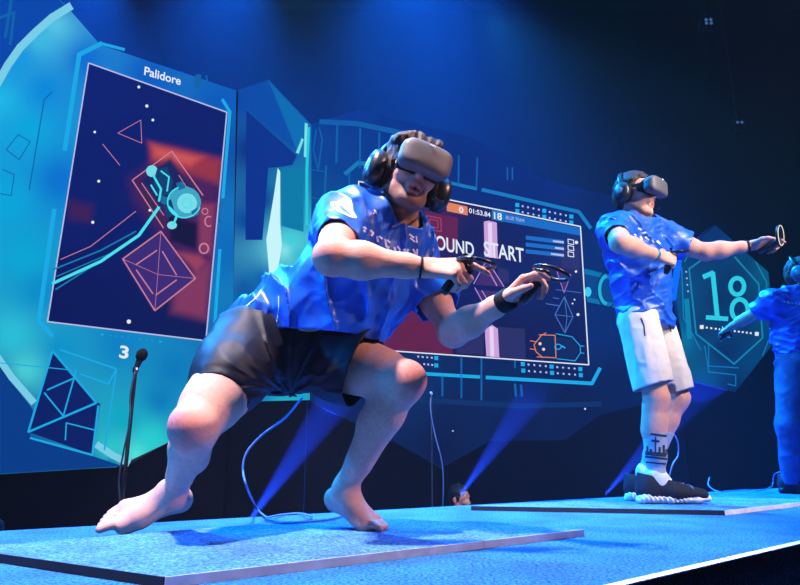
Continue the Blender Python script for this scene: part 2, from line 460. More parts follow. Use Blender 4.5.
LP.image('game_picture', [[(88, 64), (226, 113), (205, 341), (47, 322)]], layers(idw([(90, 70, (5, 26, 112)), (220, 120, (5, 24, 105)), (60, 310, (3, 18, 88)), (200, 335, (5, 20, 82)), (70, 200, (4, 24, 105))]), [
    ([(130, 181), (171, 148), (221, 165), (214, 300), (195, 282), (160, 235), (138, 215)], (70, 26, 88), 10), ([(149, 144), (222, 160), (218, 184), (151, 162)], (150, 48, 66), 6), ([(152, 146), (200, 158), (190, 166), (154, 157)], (205, 84, 82), 6),
    ([(134, 183), (160, 200), (163, 226), (150, 218)], (60, 30, 80), 4), ([(174, 284), (211, 262), (206, 320), (172, 312)], (128, 52, 92), 7), ([(122, 259), (160, 232), (194, 279), (154, 311)], (58, 38, 116), 2), ([(140, 181), (170, 158), (196, 196), (168, 216)], (22, 30, 92), 3),
    ([(166, 214), (198, 224), (196, 250), (170, 241)], (14, 12, 56), 3), ([(198, 204), (215, 204), (211, 256), (199, 251)], (130, 52, 90), 4), ([(176, 252), (200, 256), (205, 262), (196, 272)], (150, 62, 88), 4), ([(66, 200), (92, 206), (90, 222), (70, 220)], (60, 26, 84), 6)]), 1.0, 0.022, -0.012)
LP.lines('picture_border', [([(88, 64), (226, 113), (205, 341), (47, 322), (88, 64)], 1.3)], e_lav, -0.02)
LP.lines('diamond_outline', [([(171, 152), (202, 196)], 1.28), ([(171, 152), (131.5, 181)], 1.12), ([(131.5, 181), (162.5, 228.5)], 1.20), ([(160, 232), (194.5, 279), (154, 311), (122, 259.5), (160, 232)], 1.36),
    ([(135.5, 265), (156, 251)], 1.28), ([(161.5, 252), (175.6, 275.5)], 1.28), ([(135.5, 270.5), (152, 294)], 1.28), ([(155, 295.5), (175.6, 280.5)], 1.28), ([(160, 232), (157, 275), (154, 311)], 0.48), ([(122, 259.5), (157, 275), (194.5, 279)], 0.48), ([(141, 184), (163, 216)], 0.96), ([(178, 176), (192, 198)], 0.80),
    ([(117, 134), (140, 121), (141, 144), (117, 134)], 0.64), ([(102, 145), (119, 166)], 0.72), ([(60, 260), (90, 247), (135, 212)], 0.80)], e_salm, -0.022)
LP.lines('light_trail', [([(52, 284), (100, 262), (138, 236), (158, 208)], 3.0)], e_glow, -0.023)
LP.lines('light_trail', [([(53, 270), (100, 251), (135, 232)], 1.5), ([(55, 290), (99, 262)], 1.5), ([(56, 277), (110, 254)], 1.2)], e_cyd, -0.0225)
LP.fills('robot_glow', [arc(183, 203, 17, 16, 0, 350, 16)], emit('robot_teal', (60, 165, 195)), -0.024)
LP.fills('robot_glow', [arc(186, 204, 10, 10, 0, 350, 14), arc(151, 172, 6, 6, 0, 340, 10), arc(171, 226, 5, 4, 0, 340, 10)], emit('robot_pale', (120, 220, 230)), -0.025)
LP.fills('robot_body', [[(156, 170), (166, 168), (172, 182), (170, 196), (158, 196), (152, 184)], [(162, 205), (170, 200), (174, 214), (166, 220)]], emit('robot_dark', (14, 60, 110)), -0.026)
LP.lines('robot_detail', [([(152, 176), (160, 190), (158, 202)], 2.2), ([(160, 172), (168, 178), (166, 192)], 1.6), ([(150, 186), (156, 196)], 1.8), ([(168, 208), (176, 216), (172, 226)], 2.4), (arc(183, 203, 16.5, 15.5, 20, 250, 18), 1.4), (arc(186, 204, 5, 5, 0, 360, 12), 1.2)], e_glow, -0.027)
LP.fills('robot_detail', [[(160, 196), (168, 199), (167, 206), (160, 204)], [(175, 184), (182, 182), (184, 189), (177, 191)], [(190, 212), (197, 208), (198, 215), (192, 218)]], emit('robot_mid', (20, 105, 155)), -0.0265)
LP.lines('machine_rings', [(arc(203, 249, 4.5, 5, 0, 360, 12), 1.6), (arc(208, 222, 4, 5, 60, 300, 10), 1.4), (arc(204, 212, 3, 3, 0, 360, 10), 1)], e_salm, -0.022)
LP.fills('sparks', [arc(x, y, r, r, 0, 320, 8) for x, y, r in ((138, 88, 1.5), (146, 107, 1.6), (152, 121, 1.4), (94, 133, 1.3), (98, 182, 1.5), (92, 223, 1.6), (128, 322, 2.2), (149, 211, 1.4))], e_white, -0.023)
LP.text('caption', 'Palidore', (143.5, 75.5), (180, 86), 9, e_white, bold=0.02)
LP.text('number', '3', (118.5, 358), (127.5, 359.5), 13, e_white, bold=0.03)
LP.fills('dot_row', [arc(x, 334.5 + (x - 102) * .125, r, r, 0, 320, 6) for x, r in [(102, 1.4), (110, .7), (116, .7), (122, .7), (128, .7), (140, .7), (146, .7), (152, .7), (160, 1.4)]], e_cy)
LP.fills('emblem_field', [[(53, 352), (75, 378), (97, 402), (100, 404), (93, 455), (28, 432)]], e_navy, -0.007)
LP.lines('emblem_lines', [([(52, 352), (28, 432), (96, 403), (53, 352)], 2.2), ([(30, 438), (92, 455), (98, 406)], 2.2), ([(44, 393), (63, 416), (76, 370)], 1.6), ([(47, 390), (74, 378)], 1.6), ([(65, 440), (66, 423), (94, 430)], 1.4), ([(60, 350), (116, 369), (108, 384), (80, 374)], 1.6), ([(116, 369), (104, 450)], 1.6), ([(0, 363), (70, 370)], 1)], e_cy, -0.011)

# --- recess wing between the two screens
LPr = LP.v(243, 200); wx = LP.o + LP.sx * LPr.x
RP_ = (wx.x, wx.y)
cpt = at(312, 200, 6.9)
ang = math.atan2(cpt.y - wx.y, cpt.x - wx.x)
RP = Panel('video_panel', 'narrow blue recessed video panel with bright lens-shaped lamp image', 243, 200, wx.y, ang)
RP.prism('cabinet', [(246, 90), (268, 80), (310, 125), (310, 400), (236, 402)], m_shell, 0.01)
RP.skirt('skirt', [(236, 402), (310, 400)], m_black)
RP.image('projected_image', [[(238, 90), (268, 80), (311, 125), (311, 400), (230, 402)]], idw([
    (240, 100, (0, 68, 165)), (265, 90, (0, 62, 160)), (285, 110, (0, 95, 175)), (300, 125, (0, 110, 175)), (250, 150, (0, 42, 132)), (245, 220, (0, 70, 155)), (245, 290, (0, 85, 160)), (240, 330, (0, 75, 150)), (262, 200, (0, 60, 145)),
    (262, 280, (0, 95, 165)), (280, 150, (0, 75, 155)), (290, 180, (0, 120, 165)), (290, 215, (0, 140, 175)), (290, 240, (60, 205, 215)), (284, 250, (130, 225, 230)), (298, 255, (60, 190, 205)), (290, 280, (0, 150, 180)), (300, 320, (0, 100, 160)), (285, 397, (20, 170, 195)), (260, 390, (0, 120, 180))]), 1.0, 0.04)
RP.fills('facet', [[(246, 89), (268, 80), (298, 152), (246, 110)]], emit('facet_blue', (0, 72, 165)), -0.006)
RP.fills('facet', [[(268, 80), (311, 126), (307, 150), (298, 155)]], emit('facet_teal', (0, 105, 175)), -0.007)
RP.fills('facet', [[(246, 108), (297, 155), (292, 165), (280, 167), (268, 168), (262, 240), (245, 240)]], emit('recess_navy', (0, 45, 138)), -0.005)
RP.lines('facet_edges', [([(268, 80), (298, 155)], .9), ([(246, 110), (296, 155)], .8), ([(272, 88), (309, 124)], .8)], e_dcy)
RP.fills('teal_block', [[(281, 168), (303, 170), (303, 232), (281, 226)]], emit('block_teal', (0, 120, 165)), -0.008)
RP.fills('lens_lamp', [[(277, 168), (279.5, 172), (279.5, 225), (281, 245), (278, 265), (275, 300), (270, 310), (268, 268), (265.5, 240), (269, 220), (274, 190)]], e_bright, -0.011)
RP.lines('glow_lines', [([(308, 128), (306, 170), (306, 225)], 3.0)], emit('column_cyan', (30, 200, 215)), -0.012)
RP.fills('glow_lines', [[(304, 123), (307, 124), (306, 158), (303, 157)], [(301, 138), (303, 140), (298, 154), (295, 153)]], emit('column_pale', (120, 225, 225)), -0.012)

# --- centre panel with the wide screen
CPn = Panel('video_panel', 'wide stage video panel with match screen reading ROUND START', 312, 200, 6.9, math.atan2(1.028, 1.995))
polyC = [(311, 124), (359, 110), (470, 137), (545, 180), (640, 203), (660, 400), (600, 415), (565, 440), (490, 441), (442, 468), (390, 440), (311, 402)]
convC = [[(311, 124), (359, 110), (470, 137), (545, 180), (570, 250), (580, 396), (311, 402)], [(545, 180), (640, 203), (660, 400), (600, 415), (580, 397)], [(311, 402), (580, 396), (600, 415), (565, 440), (490, 441), (390, 440)], [(390, 440), (490, 441), (442, 468)]]
for c in convC[:1] + convC[1:]: CPn.prism('cabinet', c, m_shell)
CPn.skirt('skirt', [(311, 402), (390, 440), (442, 468), (490, 441), (565, 440), (600, 415), (660, 400)], m_black)
CPn.image('projected_image', convC, idw([
    (330, 150, (0, 58, 142)), (325, 200, (0, 70, 140)), (330, 280, (0, 60, 125)), (400, 122, (0, 44, 130)), (350, 112, (0, 48, 140)), (480, 160, (0, 34, 112)), (540, 190, (0, 26, 98)), (600, 205, (0, 16, 70)), (610, 240, (0, 34, 95)), (600, 330, (0, 34, 98)),
    (620, 380, (2, 20, 70)), (500, 388, (0, 32, 85)), (420, 390, (0, 42, 98)), (450, 420, (3, 24, 72)), (520, 425, (3, 20, 65)), (580, 410, (2, 18, 62)), (442, 450, (2, 20, 62)), (350, 400, (2, 28, 85))]), 1.0, 0.06)
CPn.lines('top_band', [([(320, 122), (357, 124), (400, 133), (440, 142)], 5)], emit('band_blue', (8, 92, 165)))
CPn.lines('grid_lines', [([(337, 126), (336, 163)], 2), ([(360, 129), (359.5, 168)], 2), ([(379, 133), (378.5, 155)], 2), ([(326, 166), (324, 200)], 2), ([(349, 172), (349, 185)], 1.6), ([(458.5, 156), (458, 186)], 1.6), ([(477, 158), (476, 188)], 1.6), ([(507, 168), (507, 180)], 1.4), ([(512, 168), (512, 180)], 1.4), ([(310, 198), (330, 200)], 1), ([(310, 170), (325, 172)], 1),
    ([(442, 375), (442, 396)], 1.8), ([(461, 358), (461, 398)], 1.8), ([(481, 358), (481, 400)], 1.8), ([(514.5, 384), (515.5, 396)], 2.2), ([(520.5, 385), (521.5, 396)], 2.2), ([(514.5, 361), (514.5, 368)], 1.8), ([(316, 130), (313, 150), (318, 170), (322, 140), (319, 128)], 1.4)], e_dcy)
CPn.lines('bracket', [([(345, 174), (358, 163), (384, 167)], 4), ([(384, 167), (440, 181), (476, 189)], 3.2), ([(482, 190), (578.5, 212), (590, 228)], 3.6)], e_cyd)
CPn.lines('bracket', [([(410, 373), (479, 377)], 3.4), ([(486, 377.5), (591.5, 383.5), (599.5, 368.5)], 3.6)], e_cy)
CPn.lines('grid_lines', [([(420, 400), (520, 406), (600, 404)], 5)], emit('lower_band', (4, 44, 96)), -0.007)
dots = []
for r, (xa, ya, xb, yb) in enumerate([(517, 205, 571, 216.5), (517, 211, 571, 222.5), (522.5, 364, 580, 369), (523, 370.5, 580.5, 375), (418, 356.5, 436, 358), (424, 364, 436, 365.3)]):
    n = 11 if r < 4 else (5 if r == 4 else 4)
    for k in range(n):
        f = k / (n - 1); x = xa + (xb - xa) * f; y = ya + (yb - ya) * f
        big = (k % 5 == 0) if r < 4 else (k == n - 1)
        h = 2.0 if big else .9
        dots.append((big, [(x - h, y - h), (x + h, y - h + .3), (x + h, y + h + .3), (x - h, y + h)]))
CPn.fills('dot_row', [d for b, d in dots if b], e_cy); CPn.fills('dot_row', [d for b, d in dots if not b], e_lav)
# wide screen
SCR = [(358, 182), (579.4, 227), (587.6, 365), (354, 348.5)]
CPn.image('match_screen', [SCR], idw([
    (380, 210, (6, 18, 88)), (440, 225, (60, 18, 72)), (470, 235, (12, 18, 78)), (520, 230, (6, 22, 85)), (560, 240, (4, 40, 105)), (530, 250, (14, 22, 84)), (470, 290, (8, 20, 84)), (520, 280, (6, 24, 84)), (560, 290, (5, 22, 82)), (420, 300, (10, 18, 82)), (380, 320, (18, 18, 80)), (500, 340, (8, 16, 66)), (460, 340, (16, 18, 70)), (560, 330, (5, 18, 74)), (570, 260, (30, 28, 78))], 3), 1.0, 0.05, -0.014)
CPn.fills('screen_block', [[(424, 212), (457, 218), (457, 250), (424, 246)], [(366, 300), (396, 303), (450, 326), (452, 355), (366, 349)]], e_mar, -0.017)
CPn.fills('screen_block', [[(560, 245), (578, 249), (579, 270), (561, 268)], [(497, 327), (524, 329), (525, 359), (498, 357)], [(455, 328), (483, 330), (483, 355), (456, 353)], [(497, 268), (508, 270), (508, 284), (497, 282)]], e_slate, -0.0165)
CPn.fills('pink_column', [[(483, 222), (488, 221), (496, 223), (497, 259), (484, 257)], [(484, 330), (491, 325), (497, 329), (498.5, 357.5), (485.5, 356.5)]], e_pink, -0.018)
CPn.lines('column_glow', [([(489, 224), (490, 257)], 4), ([(490.5, 328), (491.5, 356)], 4)], emit('pale_pink', (232, 208, 236)), -0.019)
CPn.fills('pyramid', [[(486, 262), (503, 287), (475, 285)], [(474, 290), (499, 292), (487, 312)], [(556, 272), (570, 275), (563, 292)], [(409, 318), (398, 300), (404, 288), (410, 297)]], e_pur, -0.017)
CPn.lines('pyramid_outline', [([(486, 260), (503, 287)], 1), ([(486, 260), (473, 284)], 1), ([(487, 270), (496, 286)], 1.2), ([(474, 288), (487, 312), (499, 292)], .9), ([(481, 291), (490, 306)], .9), ([(556, 272), (570, 275), (563, 293), (556, 272)], .6), ([(399, 300), (409, 296), (402, 287)], 1)], emit('lilac_line', (180, 135, 205)), -0.02)
CPn.lines('pyramid_outline', [([(563.5, 297), (554, 315), (564, 333), (572, 317), (563.5, 297)], .8), ([(554, 315), (572, 317)], .6), ([(563.5, 297), (566, 318), (564, 333)], .6), ([(545, 304), (558, 306)], .8), ([(552, 298), (558, 299)], .7), ([(555, 290), (580, 293)], .6)], emit('blue_outline', (70, 120, 190)), -0.02)
CPn.lines('screen_border', [([(358, 182), (579.4, 227), (587.6, 365), (354, 348.5), (358, 182)], 1.2)], e_white, -0.022)
CPn.fills('score_bar', [[(446, 202.5), (466.5, 207), (467, 216), (446, 211.5)]], e_or, -0.02)
CPn.fills('score_bar', [[(491, 210.5), (579, 228.5), (579.5, 236), (530, 227), (491, 220)]], e_blu, -0.02)
CPn.fills('score_bar', [[(491, 210), (502, 212.4), (502.5, 222.5), (491.5, 220)]], e_cyd, -0.021)
CPn.text('score', '0', (458, 213), (462.5, 214), 6, e_white, -0.024, bold=0.03)
CPn.text('match_clock', '01:53.84', (468, 213.5), (489.5, 218), 5, e_white, -0.024, bold=0.02)
CPn.text('score', '18', (493, 219.5), (501, 221), 7, e_white, -0.024, bold=0.02)
CPn.text('team_name', 'BLUE TEAM', (505, 219.5), (523, 223), 3.4, e_lav, -0.024)
CPn.text('headline', 'ROUND', (427, 248.5), (473, 257.5), 14.5, e_white, -0.026, bold=0.016)
CPn.text('headline', 'START', (483, 256.5), (523, 263.5), 15, e_white, -0.026, bold=0.016)
CPn.lines('target_box', [([(426, 216), (440, 219), (440.5, 232), (426.5, 229.5), (426, 216)], 1.1), ([(429, 219.5), (437, 221.2), (437.3, 228.5), (429.4, 227), (429, 219.5)], .9)], emit('dull_red_line', (165, 62, 80)), -0.02)
CPn.fills('name_bar', [[(525, 236 + k * 6.8), (563, 240.5 + k * 6.6), (563, 244.5 + k * 6.6), (525, 240 + k * 6.8)] for k in range(3)], e_blu, -0.018)
CPn.fills('name_mark', [[(552 - w, 240.6 - w * .12 + k * 6.5), (563, 241.8 + k * 6.5), (563, 243.8 + k * 6.5), (552 - w, 242.4 - w * .12 + k * 6.5)] for k, w in ((0, 0), (1, -2), (2, 2))], e_lav, -0.02)
CPn.lines('name_box', [([(567, 239.5 + k * 6.2), (572.5, 240.6 + k * 6.2), (572.8, 245 + k * 6.2), (567.3, 244 + k * 6.2), (567, 239.5 + k * 6.2)], .8) for k in range(3)], e_white, -0.02)
CPn.fills('sparks', [arc(x, y, r, r, 0, 320, 8) for x, y, r in ((575, 243, 1.8), (574.5, 272, 1.3), (576.5, 315, 1.5), (430, 394, 1.2), (583.5, 409, 1), (451.5, 431, .8), (573, 300, .9), (571, 304, .9))], e_white, -0.03)
CPn.lines('mini_map', [([(545, 333), (540, 336), (533, 345), (535, 352), (542, 358)], .9), ([(538, 335), (554, 335.5), (555, 358), (536, 357)], .9), ([(529, 341), (535, 342)], .8), ([(529, 349), (535, 350)], .8)], e_or, -0.021)
CPn.lines('mini_map', [([(555, 334), (571, 337), (579, 346), (579.5, 353), (574, 361), (556, 359)], .9), ([(579, 346), (583, 346.5)], .8), ([(579, 353), (583, 353.5)], .8), (arc(557, 347, 3.2, 2.6, 0, 360, 10), 1), ([(560, 346), (564, 348)], 1.5)], e_cy, -0.021)
CPn.fills('mini_map', [[(538, 336), (572, 339), (578, 350), (573, 360), (538, 356), (534, 346)]], emit('map_navy', (8, 34, 80)), -0.0175)
CPn.fills('map_marks', [arc(539, 344, 1.6, 1.6, 0, 320, 8), arc(542.5, 349.5, 1.6, 1.6, 0, 320, 8)], emit('pale_orange', (250, 205, 180)), -0.022)
# pipe to the right of the wide screen
CPn.fills('pipe_band', [[(584, 268), (620, 277), (622, 310), (587, 302)]], emit('pipe_blue', (0, 62, 125)), -0.007)
CPn.fills('pipe_band', [[(584, 269), (620, 278), (620, 282), (584, 274)], [(586, 297), (621, 305), (621, 309), (587, 302)]], emit('pipe_cyan', (0, 112, 160)), -0.008)
CPn.fills('pipe_glow', [arc(587.5, 292, 3.5, 5, 0, 340, 10)], emit('pipe_light', (60, 205, 230)), -0.009)
CPn.lines('pipe_ring', [(arc(607, 290, 10, 18, 0, 360, 20), 1.4)], emit('ring_dark', (2, 30, 75)), -0.01)
CPn.lines('pipe_ring', [(arc(607, 290, 8, 14, 100, 260, 12), 3.2)], emit('ring_cyan', (30, 175, 210)), -0.011)

# --- right panel with the number 18
NP = Panel('video_panel', 'six-sided teal video panel showing the number 18', 735, 300, 9.2, math.atan2(1.028, 1.8))
polyN = [(683, 255), (715, 225), (768, 272), (776, 340), (735, 392), (688, 380), (676, 300)]
NP.prism('cabinet', polyN, m_shell)
NP.skirt('skirt', [(676, 300), (688, 380), (735, 392), (776, 340)], m_black)
NP.image('projected_image', [polyN], idw([(700, 245, (0, 42, 95)), (715, 228, (0, 42, 100)), (740, 252, (2, 62, 105)), (765, 275, (0, 85, 120)), (770, 320, (0, 70, 115)), (755, 360, (0, 62, 110)), (735, 388, (0, 40, 85)), (700, 375, (0, 80, 125)), (683, 340, (0, 110, 150)), (680, 290, (0, 75, 120)), (720, 300, (3, 42, 85)), (740, 320, (3, 44, 88)), (700, 330, (3, 50, 95)), (735, 280, (3, 44, 88)), (725, 350, (3, 38, 85))]), 1.0, 0.06)
NP.lines('number', [([(703, 277), (712, 273), (716.5, 317)], 4.8), ([(706, 317.5), (726.5, 319)], 4.4)], e_num, -0.012)
NP.lines('number', [(arc(736.5, 286.5, 6.8, 8.2, 0, 360, 24), 4.4), (arc(739, 310, 8, 10.5, 0, 360, 24), 4.4)], e_num, -0.012)
NP.lines('outline', [([(704, 258), (688.5, 269), (695.5, 334), (733.5, 364), (762, 338), (758, 284), (734, 257)], 1.6), ([(692, 246), (684, 262)], 1), ([(755, 262), (766, 282), (766, 300)], 1.2)], emit('outline_cyan', (20, 130, 170)), -0.01)
NP.lines('outline', [([(681, 268), (683, 318), (700, 350)], 1.2), ([(704, 346), (708, 372), (735, 375), (735, 386), (727, 384)], 1), ([(708, 345), (708, 366), (738, 368)], 1), ([(768, 340), (762, 356)], 1.2)], e_cyd, -0.01)
NP.lines('column_glow', [([(686, 300), (689, 338)], 5)], emit('col_teal', (0, 130, 165)), -0.009)
NP.fills('dot_row', [[(x - h, 327 + (x - 700) * .125 - h), (x + h, 327 + (x - 700) * .125 - h), (x + h, 327 + (x - 700) * .125 + h), (x - h, 327 + (x - 700) * .125 + h)] for x, h in [(701, 1.9), (706, .9), (710.5, .9), (715, .9), (719, 1), (723, 2.0), (729, 1.6), (734, .9), (738, .9), (742, .9), (746, .9), (750, .9), (756, 1.9)]], e_white, -0.012)
NP.fills('dot_row', [arc(685.5 + k * .6, 272 + k * 6.5, .9, .9, 0, 320, 6) for k in range(4)], e_lav, -0.012)

# ------------------------------------------------------------------ small lights up in the dark roof
def small_light(label, px, py, Y, n, sc):
    p = at(px, py, Y)
    root = tag(empty('stage_light', p), label, 'light'); root.scale = (sc, sc, sc)
    bm = bmesh.new(); add_box(bm, (0, 0.12, 0), 0.30, 0.2, 0.24, bevel=0.02); bm_link('housing', bm, m_blackm, root, False)
    bm = bmesh.new(); add_tube(bm, [(0, 0.12, 0.12), (0, 0.12, (12.0 - p.z) / sc)], 0.02); bm_link('hanger', bm, m_blackm, root, False)
    for i, j in n:
        bm = bmesh.new(); add_lathe(bm, (i * 0.085, 0.018, j * 0.07), (0, -1, 0), [(0, .032), (.012, .032), (.02, .02)], 12); bm_link('lens', bm, emit('dim_lens', (60, 95, 150)), root, False)
small_light('small four-lens stage light hanging in the dark, upper of two', 709, 21, 9.5, [(-.6, -.6), (.6, -.6), (-.6, .6), (.6, .6)], .8)
small_light('small two-lens stage light hanging in the dark, lower of two', 740, 122, 12.5, [(-.6, 0), (.6, 0)], .9)

# ------------------------------------------------------------------ microphone stand, cables
def beam(px0, py0, Y, px1, py1, Y1, power, ang):
    a = at(px0, py0, Y); b = at(px1, py1, Y1)
    d = (b - a).normalized(); a = a - d * 0.2
    spot('floor_beam', a, b, power, (0.01, 0.06, 1.0), ang, 0.35, 0.01)
    return a
beam(255, 513, 3.6, 338, 396, 7.0, 110000, 7)
beam(466, 487, 5.2, 525, 405, 7.7, 105000, 7)
beam(612, 487, 5.6, 715, 372, 9.3, 105000, 7)

ms = at(137, 356, 2.85)
root = tag(empty('microphone_stand', (ms.x, ms.y, ZH)), 'tall black microphone stand behind the stage below the number 3', 'microphone stand')
Hm = ms.z - ZH
bm = bmesh.new(); add_lathe(bm, (0, 0, 0), (0, 0, 1), [(0, .14), (.02, .14), (.03, .03)], 24); bm_link('base', bm, m_blackm, root, False)
bm = bmesh.new(); add_tube(bm, [(0, 0, .02), (0, 0, Hm - 0.07)], 0.0085, 10); bm_link('pole', bm, m_blackm, root, False)
bm = bmesh.new(); add_lathe(bm, (0, 0, Hm - .075), (0, 0, 1), [(0, .012), (.012, .013), (.024, .012)], 12); o = bm_link('collar', bm, mat('chrome', (190, 195, 205), .25, .5, 1.0), root, False); o['label'] = 'bright metal collar'
mr_ = empty('microphone', (0, 0, Hm - .06)); mr_.parent = root; mr_.rotation_euler = (0, math.radians(18), 0)
bm = bmesh.new(); add_lathe(bm, (0, 0, 0), (0, 0, 1), [(0, .009), (.02, .012), (.045, .015)], 14); bm_link('handle', bm, m_blackm, mr_, False)
bm = bmesh.new(); add_lathe(bm, (0, 0, .045), (0, 0, 1), [(0, .016), (.008, .023), (.03, .025), (.045, .018), (.054, .006)], 16); bm_link('foam_windscreen', bm, mat('foam', (16, 16, 20), .95, .1, bump=.5, bscale=400), mr_, False, True)
m_cable = mat('cable_rubber', (28, 40, 60), .5, .4)
m_cable2 = mat('grey_cable', (70, 110, 165), .5, .4)
def cable(name, label, pts, r, m, parent=None, n=10):
    P = smooth_path(pts, n)
    bm = bmesh.new(); add_tube(bm, P, r, 7); o = bm_link(name, bm, m, parent, parent is not None, True)
    if parent is None: tag(o, label, 'cable')
    return o
y = ms.y
cable('cable', None, [at(135, 372, y - .02), at(130.5, 395, y - .03), at(130, 420, y - .04), at(124, 450, y - .05), at(119, 480, y - .05), at(120, 510, y - .05), at(119, 600, y - .02)], .004, m_cable, root)
cable('tether_cable', 'pale blue headset cable looping from the crouching player down to the stage', [at(302, 398, 2.32), at(285, 418, 2.42), at(262, 435, 2.5), at(247, 452, 2.5), at(243, 470, 2.5), at(248, 490, 2.5), on_z(258, 510, .006), on_z(272, 520, .026), on_z(292, 523, .026), on_z(312, 518, .026), on_z(300, 513.5, .008), on_z(280, 515, .008), on_z(266, 519, .026), on_z(290, 522, .026), on_z(325, 520, .026), on_z(345, 516, .026)], .0042, m_cable2)
cable('tether_cable', 'thin headset cable hanging behind the leg of the player in white shorts', [at(668, 425, 3.75), at(677, 440, 3.8), at(678, 455, 3.8), at(672, 466, 3.7), on_z(664, 497, .026)], .004, m_cable2)
cable('tether_cable', 'thin cable curling across the stage edge beside the player in jeans', [on_z(711, 489.5, .024) + Vector((0, 0, .08)), on_z(709, 490, .024) + Vector((0, 0, .03)), on_z(718, 491.5, .026), on_z(730, 491, .026), on_z(745, 490, .026), on_z(760, 490.5, .026), at(772, 486, 4.75), at(775, 474, 4.75), at(790, 471, 4.7)], .004, m_cable2)
st = at(431, 394, 5.4)
root = tag(empty('thin_stand', (st.x, st.y, ZH)), 'slender dark stand with a small pale tip behind the stage, centre', 'stand')
bm = bmesh.new(); add_lathe(bm, (0, 0, 0), (0, 0, 1), [(0, .12), (.02, .12), (.03, .02)], 20); bm_link('base', bm, m_blackm, root, False)
bm = bmesh.new(); add_tube(bm, [(0, 0, .02), (0, 0, st.z - ZH)], .006, 8); bm_link('pole', bm, mat('dark_pole', (40, 50, 70), .5, .4), root, False)
bm = bmesh.new(); add_lathe(bm, (0, 0, st.z - ZH), (0, 0, 1), [(0, .008), (.01, .012), (.02, .006)], 10); o = bm_link('tip', bm, m_white, root, False)
y = st.y
cable('cable', None, [at(430.5, 398, y - .02), at(430.5, 410, y - .03), at(435, 435, y - .05), at(441, 458, y - .06), at(443, 475, y - .06), at(443, 500, y - .06), at(441, 540, y - .03)], .005, m_cable2, root)

# ------------------------------------------------------------------ sculpting with smooth-blended distance fields
def hash3(ix, iy, iz):
    h = (ix * 374761393 + iy * 668265263 + iz * 2147483647 + 1013904223) & 0xFFFFFFFF
    h = ((h ^ (h >> 13)) * 1274126177) & 0xFFFFFFFF
    return ((h ^ (h >> 16)) & 0xFFFF) / 65535.0

def vnoise(p):
    i = np.floor(p).astype(np.int64); f = p - i; f = f * f * (3 - 2 * f); r = 0
    for dx in (0, 1):
        wx = f[:, 0] if dx else 1 - f[:, 0]
        for dy in (0, 1):
            wy = f[:, 1] if dy else 1 - f[:, 1]
            for dz in (0, 1):
                wz = f[:, 2] if dz else 1 - f[:, 2]
                r = r + wx * wy * wz * hash3(i[:, 0] + dx, i[:, 1] + dy, i[:, 2] + dz)
    return r

def ridge(p):
    return 1 - np.abs(2 * vnoise(p) - 1)

V = lambda *a: Vector(a)

